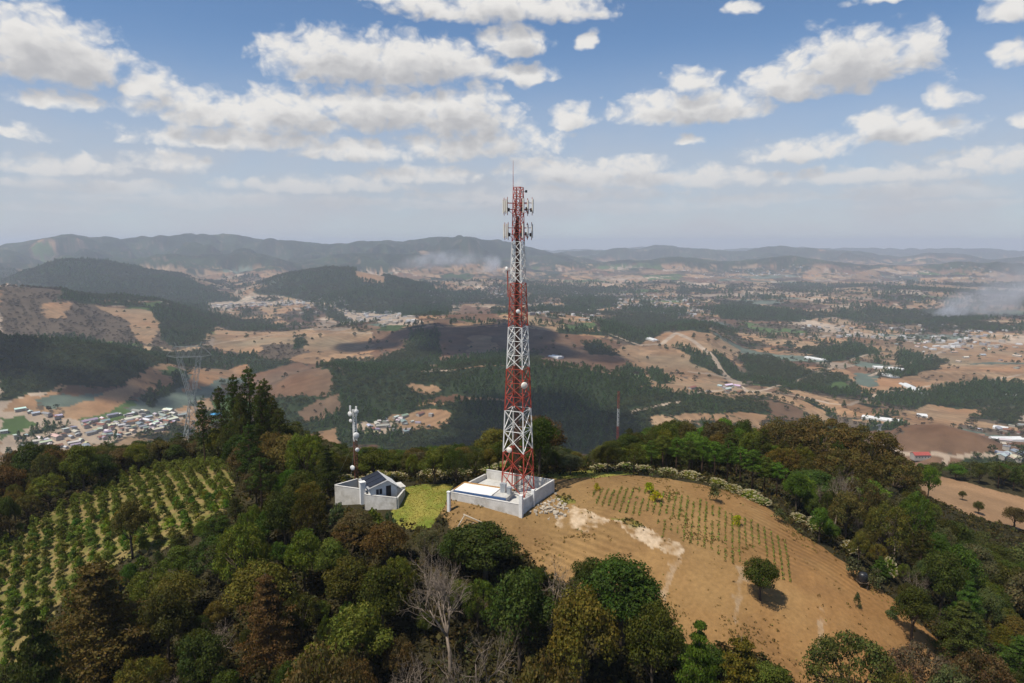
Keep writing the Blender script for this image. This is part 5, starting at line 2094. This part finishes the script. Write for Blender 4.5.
FAR_T = [([(330, 310), (400, 312), (425, 326), (380, 324)], 130), ([(188, 304), (300, 300), (300, 305), (210, 309)], 120), ([(420, 290), (500, 286), (510, 300), (430, 303)], 150), ([(560, 290), (690, 296), (715, 318), (620, 312)], 260), ([(660, 268), (800, 262), (860, 276), (700, 280)], 150),
         ([(860, 270), (1000, 270), (1000, 280), (880, 284)], 90), ([(520, 300), (600, 305), (600, 325), (520, 320)], 120), ([(800, 320), (1020, 322), (1020, 336), (800, 340)], 70), ([(300, 300), (340, 296), (350, 310), (300, 315)], 50), ([(930, 335), (1020, 338), (1020, 350), (930, 350)], 45)]


def rnd_in(poly, n):
    w = wpoly(poly)
    lo, hi = w.min(0), w.max(0)
    q = NR.uniform(lo, hi, (n * 14 + 50, 2))
    q = q[inside(w, q[:, 0], q[:, 1])][:n]
    return q


cnt = {}
for poly, n, where in TOWNS:
    q = rnd_in(poly, n)
    if not len(q):
        continue
    zz = H(q[:, 0], q[:, 1])
    base_rot = R.uniform(0, 3)
    for (x, y), z in zip(q, zz):
        rn = R.choice(['pale zinc roofed', 'pale zinc roofed', 'white roofed', 'rusty roofed', 'grey roofed', 'grey roofed', 'cream roofed', 'pale zinc roofed'])
        cnt.setdefault((rn, where), []).append((x, y, z, base_rot + R.choice([0, 1.57]) + R.gauss(0, .15)))
for (rn, where), L in cnt.items():
    L.sort(key=lambda a: a[0] / a[1])
    for k, (x, y, z, rt) in enumerate(L):
        o = link('valley_house', HM[R.randrange(len(HM))], None, (x, y, z), rt, (R.uniform(.6, .95),) * 3)
        o.color = (*[c * R.uniform(.8, 1.15) for c in ROOFS[rn]], 1)
        l = rn + ' house ' + where
        if len(L) == 1:
            l = 'only ' + l
        elif k == 0:
            l += ', leftmost such'
        elif k == len(L) - 1:
            l += ', rightmost such'
        tag(o, l, 'house', 'houses ' + where)
# nobody could count these: specks of far villages
fv = MB()
for poly, n in FAR_T:
    q = rnd_in(poly, n)
    if not len(q):
        continue
    for (x, y), z in zip(q, H(q[:, 0], q[:, 1])):
        a, b, h_ = R.uniform(8, 20), R.uniform(7, 12), R.uniform(4, 8)
        fv.box((x, y, z + h_ / 2 - 1), (a, b, h_), R.choice([0, 0, 0, 1, 2]), rot=R.uniform(0, 3))
o = link('far_villages', fv.mesh('far_villages', [M_TWALL, M_PLAST, M_ROOF]))
tag(o, 'pale specks of far villages strewn over the hazy valley', 'villages', kind='stuff')

GH = [((873, 368), (884, 368), 16, 'small pale greenhouse left of the white greenhouses in the right valley'), ((887, 369), (903, 371), 22, 'largest white greenhouse of the right valley fields'), ((884, 375), (897, 378), 14, 'narrow white greenhouse below the largest one'),
      ((903, 384), (924, 395), 16, 'long slanting white greenhouse running down the right valley'), ((862, 418), (902, 423), 14, 'long pale greenhouse behind the brown oaks'), ((917, 416), (927, 417), 14, 'short white greenhouse beyond the end of the long pale one'),
      ((992, 439), (1022, 441), 14, 'long white greenhouse at the right edge'), ((993, 428), (1008, 430), 14, 'broad cream greenhouse above the long white one at the right edge'), ((1006, 396), (1017, 397), 14, 'small white greenhouse high at the right edge'), ((806, 358), (827, 361), 14, 'pale greenhouse strip at the field edge in the right valley'),
      ((551, 356), (561, 359), 20, 'white shed alone on the shaded brown ridge behind the tower'), ((648, 339), (656, 341), 14, 'far white shed on the brown ridge right of the tower')]
for (p, q, w, l) in GH:
    a, b = at(*p), at(*q)
    if not a or not b:
        continue
    a, b = Vector(a), Vector(b)
    c = (a + b) / 2
    d_ = (b - a)
    L = min(math.hypot(d_.x, d_.y), 130)
    mb = MB()
    nb = max(1, int(w // 7))
    for k in range(nb):
        y0 = -w / 2 + w * k / nb
        yw_ = w / nb
        prof = [(y0 + .05, -1.5), (y0 + .05, 2.6), (y0 + yw_ * .25, 3.7), (y0 + yw_ * .5, 4.1), (y0 + yw_ * .75, 3.7), (y0 + yw_ - .05, 2.6), (y0 + yw_ - .05, -1.5)]
        mb.prism([(-L / 2, yy, zz) for yy, zz in prof], [(L / 2, yy, zz) for yy, zz in prof])
    o = link('greenhouse', mb.mesh('greenhouse', M_PLAST), None, (c.x, c.y, Hs(c.x, c.y)), math.atan2(d_.y, d_.x))
    tag(o, l, 'greenhouse', 'greenhouses and sheds in the valley')
for (px, py, L, W, mat, l) in ((216, 417, 15, 8, M_BTARP, 'bright blue roofed shed seen beside the tall pine clump'), (920, 458, 16, 8, None, 'long red roofed building by the road below the right hand hill')):
    q = at(px, py)
    me = house_mesh(L, W, 4, 2.2)
    o = link('valley_barn', me, None, q, .3 if mat else .05)
    if mat:
        me.materials[1] = mat
    o.color = (.36, .07, .05, 1)
    tag(o, l, 'building')

# ------------------------------------------------------------------ air
ztop_all = float(gz.max()) + 15
zlow = float(gz.min()) - 1
hb = MB()
Q = 21300.0
hb.prism([(-Q, -Q, zlow), (Q, -Q, zlow), (Q, Q, zlow), (-Q, Q, zlow)], [(-Q, -Q, max(ztop_all, 60)), (Q, -Q, max(ztop_all, 60)), (Q, Q, max(ztop_all, 60)), (-Q, Q, max(ztop_all, 60))])
M_HAZE, _nt, _out = new_mat('haze')
_v = _nt.nodes.new('ShaderNodeVolumePrincipled')
_v.inputs['Color'].default_value = (.735, .815, .955, 1)
_v.inputs['Density'].default_value = HAZE_D
_v.inputs['Anisotropy'].default_value = .1
_nt.links.new(_v.outputs[0], _out.inputs['Volume'])
o = link('haze', hb.mesh('haze', M_HAZE))
tag(o, 'pale dry season haze filling the valley air', 'haze', kind='stuff')

# sun
S = Vector((-.80, -.60, 0)).normalized() * math.cos(SUN_EL) + Vector((0, 0, math.sin(SUN_EL)))
sd = bpy.data.lights.new('sun', 'SUN')
sd.energy = SUN_E
sd.angle = RAD(.5)
sd.color = (1, .93, .82)
so = bpy.data.objects.new('sun', sd)
so.rotation_euler = (-S).to_track_quat('-Z', 'Y').to_euler()
COL.objects.link(so)


def blob_mesh(name, mat, blobs, seed=1):
    """one closed knobbly surface from overlapping balls (voxel union)"""
    bmv, bmf = [], []
    n, m = 18, 10
    rng = np.random.default_rng(seed)
    for (c, r) in blobs:
        b = len(bmv)
        for i in range(m + 1):
            th = math.pi * i / m
            for j in range(n):
                ph = 2 * math.pi * j / n
                k = 1 + .10 * math.sin(3 * ph + c[0]) * math.sin(2 * th + c[1])
                bmv.append((c[0] + r[0] * k * math.sin(th) * math.cos(ph), c[1] + r[1] * k * math.sin(th) * math.sin(ph), c[2] + r[2] * k * math.cos(th)))
        for i in range(m):
            for j in range(n):
                bmf.append((b + i * n + j, b + (i + 1) * n + j, b + (i + 1) * n + (j + 1) % n, b + i * n + (j + 1) % n))
    me = bpy.data.meshes.new(name)
    me.from_pydata(bmv, [], bmf)
    me.materials.append(mat)
    me.update()
    return me


# drifting cumulus above the frame: their shadows lie on the valley and the lower forest
M_CLOUD, _nt, _out = new_mat('cloud')
_v = _nt.nodes.new('ShaderNodeVolumePrincipled')
_v.inputs['Color'].default_value = (.98, .98, .98, 1)
_v.inputs['Density'].default_value = .04
_nt.links.new(_v.outputs[0], _out.inputs['Volume'])
for k, (px, py, lx, ly, n) in enumerate(CLOUD_SHADOWS):
    g = at(px, py)
    if not g:
        continue
    alt = 2000.0
    t = (alt - g[2]) / S.z
    c = Vector(g) + S * t
    rng = random.Random(40 + k)
    bl = []
    for i in range(n):
        a, q = rng.uniform(0, 6.28), rng.random() ** .5
        rr = rng.uniform(.28, .5)
        bl.append(((math.cos(a) * q * lx * .75, math.sin(a) * q * ly * .75, rng.uniform(-20, 40)), (lx * rr, ly * rr, min(lx, ly) * rr * .7)))
    o = link('cloud', blob_mesh('cloud', M_CLOUD, bl, k), None, c)
    tag(o, 'fair weather cloud drifting overhead above the valley', 'cloud', 'clouds overhead', kind='stuff')


# smoke of two field fires
def smoke(label, px, py, src, hw_, hh_, tilt, dens, seed):
    """soft drifting bank of smoke: an egg of thin air, densest at its heart, torn by noise"""
    g = at(*src)
    x, y, z = at_depth(px, py, g[1])
    sc = math.hypot(x, y) / FPX
    m, nt, out = new_mat('smoke')
    v = nt.nodes.new('ShaderNodeVolumePrincipled')
    v.inputs['Color'].default_value = (.86, .88, .92, 1)
    v.inputs['Anisotropy'].default_value = .2
    tc = nt.nodes.new('ShaderNodeTexCoord')
    ln = nt.nodes.new('ShaderNodeVectorMath')
    ln.operation = 'LENGTH'
    nt.links.new(tc.outputs['Object'], ln.inputs[0])
    fall = maprange(nt, ln.outputs[1 if len(ln.outputs) > 1 else 0], .15, .98, 1, 0, True)
    mp = nt.nodes.new('ShaderNodeMapping')
    mp.inputs['Scale'].default_value = (hw_ / hh_, 1, 1)
    mp.inputs['Location'].default_value = (seed * 3.1, 0, 0)
    nt.links.new(tc.outputs['Object'], mp.inputs[0])
    f = maprange(nt, noise_out(nt, 1.1, 5, .62, vec=mp.outputs[0]), .36, .70, .12, 1, True)
    mu = nt.nodes.new('ShaderNodeMath')
    mu.operation = 'MULTIPLY'
    nt.links.new(fall, mu.inputs[0])
    nt.links.new(f, mu.inputs[1])
    m2 = nt.nodes.new('ShaderNodeMath')
    m2.operation = 'MULTIPLY'
    nt.links.new(mu.outputs[0], m2.inputs[0])
    m2.inputs[1].default_value = dens / (hh_ * sc)
    nt.links.new(m2.outputs[0], v.inputs['Density'])
    nt.links.new(v.outputs[0], out.inputs['Volume'])
    o = link('smoke', blob_mesh('smoke', m, [((0, 0, 0), (1 / 1.1, 1 / 1.1, 1 / 1.1))]), None, (x, y, z))
    o.scale = (hw_ * sc, hh_ * sc * 1.3, hh_ * sc)
    o.rotation_euler = (0, -RAD(tilt), -math.atan2(x, y))
    return tag(o, label, 'smoke', kind='stuff')


smoke('thin blue grey smoke bank drifting over the far hills left of the tower', 444, 260, (497, 274), 58, 12, 4, SMOKE_A * .7, 1)
smoke('denser pale smoke rising from a fire on the far hills beside the tower', 492, 264, (497, 274), 13, 12, 35, SMOKE_A * 1.5, 2)
smoke('pale smoke blowing from a burning field at the right of the valley', 990, 302, (940, 319), 62, 17, 14, SMOKE_B, 3)
smoke('low dense smoke at the foot of the burning field at the right', 954, 312, (940, 319), 20, 7, 12, SMOKE_B * 1.2, 4)
smoke('thin smoke veil spreading at the right edge above the valley', 1020, 282, (940, 319), 60, 22, 20, SMOKE_B * .5, 5)

# ------------------------------------------------------------------ sky
W = bpy.data.worlds.new('World')
SC.world = W
W.use_nodes = True
nt = W.node_tree
nt.nodes.clear()


def nd(tree, typ, **kw):
    n = tree.nodes.new(typ)
    for k, v in kw.items():
        setattr(n, k, v)
    return n


def math_(tree, op, a, b=None, clamp=False):
    n = nd(tree, 'ShaderNodeMath', operation=op, use_clamp=clamp)
    for i, v in enumerate((a, b)):
        if v is None:
            continue
        if isinstance(v, (int, float)):
            n.inputs[i].default_value = v
        else:
            tree.links.new(v, n.inputs[i])
    return n.outputs[0]


def vmath(tree, op, a, b=None, out=0):
    n = nd(tree, 'ShaderNodeVectorMath', operation=op)
    for i, v in enumerate((a, b)):
        if v is None:
            continue
        if isinstance(v, tuple):
            n.inputs[i].default_value = v
        else:
            tree.links.new(v, n.inputs[i])
    return n.outputs[out]


# clouds of this sky: centre (bearing, height in degrees), half width, half height, fullness
def dirdeg(px, py):
    d = ray(px, py)
    return math.degrees(math.atan2(d[0], d[1])), math.degrees(math.atan2(d[2], math.hypot(d[0], d[1])))


CL = [(45, 50, 95, 44, 1.0), (-30, 40, 60, 40, 1.0), (150, 84, 36, 22, .8), (55, 98, 60, 13, .75), (22, 132, 36, 12, .8), (65, 166, 66, 14, .6), (172, 162, 44, 13, .6),
      (345, 58, 90, 32, 1.0), (420, 60, 90, 28, 1.0), (500, 6, 120, 22, .95), (400, -6, 50, 12, .8), (510, 40, 40, 20, .9), (518, 72, 38, 14, .8), (205, 108, 80, 20, .85), (290, 112, 70, 30, .95), (385, 108, 110, 26, .95), (460, 112, 60, 32, .95),
      (360, 150, 70, 14, .7), (480, 140, 90, 24, .75), (250, 138, 120, 14, .6), (850, 60, 92, 38, 1.0), (920, 45, 30, 26, .9), (785, 82, 54, 22, .95), (690, 107, 88, 22, .95), (688, 82, 36, 14, .8), (905, 130, 78, 17, .95), (882, 118, 34, 13, .9),
      (690, 140, 18, 7, .7), (590, 43, 13, 10, .6), (742, 6, 18, 8, .6), (795, 150, 58, 14, .75), (950, 97, 30, 16, .65), (1006, 8, 30, 15, .9), (1014, 50, 26, 17, .75), (990, 160, 80, 16, .7), (1024, 118, 24, 8, .5),
      (560, 168, 70, 16, .55), (620, 178, 120, 13, .5), (320, 186, 110, 10, .4), (90, 186, 110, 10, .4), (860, 176, 130, 12, .5), (572, 115, 22, 15, .6), (640, 165, 40, 12, .5), (905, -4, 60, 8, .7), (720, 178, 90, 12, .45), (540, 195, 160, 9, .35), (200, 200, 160, 8, .3), (930, 190, 120, 9, .4), (420, 175, 60, 12, .5), (760, 200, 120, 7, .4), (400, 205, 140, 6, .4), (60, 208, 120, 6, .4), (640, 208, 110, 6, .4), (950, 205, 100, 6, .4)]
for k in range(9):   # the rest of the sky, out of this frame
    az, el = R.uniform(45, 315), R.uniform(8, 60)
    CL.append((None, (az if az < 180 else az - 360, el, R.uniform(6, 16), R.uniform(2, 6)), 0, 0, .9))
for k in range(3):
    CL.append((None, (R.uniform(-40, 40), R.uniform(24, 60), R.uniform(5, 12), R.uniform(2, 5)), 0, 0, .9))

gt = bpy.data.node_groups.new('cloud_field', 'ShaderNodeTree')
gt.interface.new_socket('P', in_out='INPUT', socket_type='NodeSocketVector')
gt.interface.new_socket('D', in_out='OUTPUT', socket_type='NodeSocketFloat')
gt.interface.new_socket('Soft', in_out='OUTPUT', socket_type='NodeSocketFloat')
gi, go = gt.nodes.new('NodeGroupInput'), gt.nodes.new('NodeGroupOutput')
P0 = gi.outputs[0]
nz = nd(gt, 'ShaderNodeTexNoise')
nz.inputs['Scale'].default_value = .30
nz.inputs['Detail'].default_value = 3
gt.links.new(vmath(gt, 'MULTIPLY', P0, (1, 1.7, 1)), nz.inputs['Vector'])
warp = vmath(gt, 'MULTIPLY', vmath(gt, 'SUBTRACT', nz.outputs['Color'], (.5, .5, .5)), (2.6, 1.5, 0))
PW = vmath(gt, 'ADD', P0, warp)
tot = None
for (px, py, hw_, hh_, a) in CL:
    if px is None:
        az, el, sx, sy = py
    else:
        az, el = dirdeg(px, py + hh_ * .25)
        az2, _ = dirdeg(px + hw_, py)
        _, el2 = dirdeg(px, py - hh_)
        _, el1 = dirdeg(px, py)
        sx, sy = abs(az2 - dirdeg(px, py)[0]) * 1.14, abs(el2 - el1) * 1.42
    q = vmath(gt, 'MULTIPLY', vmath(gt, 'SUBTRACT', PW, (az, el, 0)), (1 / sx, 1 / sy, 0))
    q = vmath(gt, 'MAXIMUM', q, vmath(gt, 'MULTIPLY', q, (-1, -1.9, 1)))
    ln = vmath(gt, 'LENGTH', q, None, 1)
    v = math_(gt, 'MULTIPLY', math_(gt, 'SUBTRACT', 1.0, math_(gt, 'MULTIPLY', ln, ln)), max(a, .8) * .8)
    tot = v if tot is None else math_(gt, 'MAXIMUM', tot, v)
n2 = nd(gt, 'ShaderNodeTexNoise')
n2.inputs['Scale'].default_value = .62
n2.inputs['Detail'].default_value = 8
n2.inputs['Roughness'].default_value = .47
gt.links.new(vmath(gt, 'MULTIPLY', P0, (1, 1.5, 1)), n2.inputs['Vector'])
vo = nd(gt, 'ShaderNodeTexVoronoi', feature='SMOOTH_F1')
vo.inputs['Scale'].default_value = .8
vo.inputs['Detail'].default_value = 3
vo.inputs['Smoothness'].default_value = .6
gt.links.new(vmath(gt, 'MULTIPLY', PW, (1, 1.4, 1)), vo.inputs['Vector'])
bil = math_(gt, 'MULTIPLY', math_(gt, 'SUBTRACT', .48, vo.outputs['Distance']), .55)
D = math_(gt, 'ADD', math_(gt, 'ADD', tot, math_(gt, 'MULTIPLY', math_(gt, 'SUBTRACT', n2.outputs['Fac'], .36), .72)), bil)
gt.links.new(D, go.inputs[0])
n3 = nd(gt, 'ShaderNodeTexNoise')
n3.inputs['Scale'].default_value = .55
n3.inputs['Detail'].default_value = 2.2
n3.inputs['Roughness'].default_value = .5
gt.links.new(vmath(gt, 'MULTIPLY', P0, (1, 1.5, 1)), n3.inputs['Vector'])
gt.links.new(math_(gt, 'ADD', math_(gt, 'ADD', tot, math_(gt, 'MULTIPLY', math_(gt, 'SUBTRACT', n3.outputs['Fac'], .40), .5)), math_(gt, 'MULTIPLY', bil, .45)), go.inputs[1])

tc = nd(nt, 'ShaderNodeTexCoord')
sp = nd(nt, 'ShaderNodeSeparateXYZ')
nt.links.new(tc.outputs['Generated'], sp.inputs[0])
azr = math_(nt, 'MULTIPLY', math_(nt, 'ARCTAN2', sp.outputs[0], sp.outputs[1]), 180 / math.pi)
elr = math_(nt, 'MULTIPLY', math_(nt, 'ARCSINE', sp.outputs[2]), 180 / math.pi)
cb = nd(nt, 'ShaderNodeCombineXYZ')
nt.links.new(azr, cb.inputs[0])
nt.links.new(elr, cb.inputs[1])
cb.inputs[2].default_value = 3.7


def field(vec):
    g = nd(nt, 'ShaderNodeGroup')
    g.node_tree = gt
    nt.links.new(vec, g.inputs[0])
    return g.outputs


D0 = field(cb.outputs[0])[0]
D1 = field(vmath(nt, 'ADD', cb.outputs[0], (-.5, 1.3, 0)))[1]
hz = maprange(nt, elr, 1.0, 6.0, 0.1, 1.0, True)
alpha = math_(nt, 'MULTIPLY', maprange(nt, D0, -.10, .50, 0, .97, True), hz)
shade = maprange(nt, D1, .10, .86, 0, 1, True)
ccol = mix_rgb(nt, CLOUD_LIT, CLOUD_DARK, shade)
# low clouds are seen through more air
ccol = mix_rgb(nt, VEIL, ccol, maprange(nt, elr, 1.0, 9.0, .3, 1.0, True))
sky = nd(nt, 'ShaderNodeTexSky', sky_type='NISHITA')
sky.sun_disc = False
sky.sun_elevation = SUN_EL
sky.sun_rotation = math.atan2(S.x, S.y)
sky.altitude = 1800
sky.air_density = 1.0
sky.dust_density = DUST
sky.ozone_density = 1.0
bg = nd(nt, 'ShaderNodeBackground')
bg.inputs['Strength'].default_value = SKY_E
bgc = nd(nt, 'ShaderNodeBackground')
bgc.inputs['Strength'].default_value = 1.0
wo = nd(nt, 'ShaderNodeOutputWorld')
mx_ = nd(nt, 'ShaderNodeMixShader')
# thin veil of dust and high cloud, thickest low over the land
veil = nd(nt, 'ShaderNodeBackground')
veil.inputs[0].default_value = (*VEIL, 1)
veil.inputs[1].default_value = 1.0
mv = nd(nt, 'ShaderNodeMixShader')
vn = nd(nt, 'ShaderNodeTexNoise')
vn.inputs['Scale'].default_value = .11
vn.inputs['Detail'].default_value = 5
nt.links.new(vmath(nt, 'MULTIPLY', cb.outputs[0], (1, 2.2, 1)), vn.inputs['Vector'])
va = math_(nt, 'MULTIPLY', maprange(nt, elr, 2.5, 16.5, .95, .03, True), maprange(nt, vn.outputs['Fac'], .3, .65, .72, 1.0))
nt.links.new(va, mv.inputs[0])
nt.links.new(mix_rgb(nt, sky.outputs[0], (.82, 1.0, 1.12), 1.0, 'MULTIPLY'), bg.inputs[0])
nt.links.new(ccol, bgc.inputs[0])
nt.links.new(alpha, mx_.inputs[0])
nt.links.new(bg.outputs[0], mv.inputs[1])
nt.links.new(veil.outputs[0], mv.inputs[2])
nt.links.new(mv.outputs[0], mx_.inputs[1])
nt.links.new(bgc.outputs[0], mx_.inputs[2])
nt.links.new(mx_.outputs[0], wo.inputs[0])
W.cycles.sampling_method = 'MANUAL'
W.cycles.sample_map_resolution = 512

# ------------------------------------------------------------------ render
SC.render.engine = 'CYCLES'
cy = SC.cycles
cy.max_bounces = 5
cy.diffuse_bounces = 2
cy.glossy_bounces = 1
cy.transmission_bounces = 3
cy.volume_bounces = 1
cy.transparent_max_bounces = 12
cy.use_denoising = True
cy.denoiser = 'OPENIMAGEDENOISE'
cy.use_adaptive_sampling = True
cy.adaptive_threshold = .015
cy.volume_max_steps = 96
cy.sample_clamp_indirect = 6
vs = SC.view_settings
vs.view_transform = 'Standard'
vs.look = 'None'
vs.exposure = EXPO
vs.gamma = 1
vs.use_curve_mapping = False
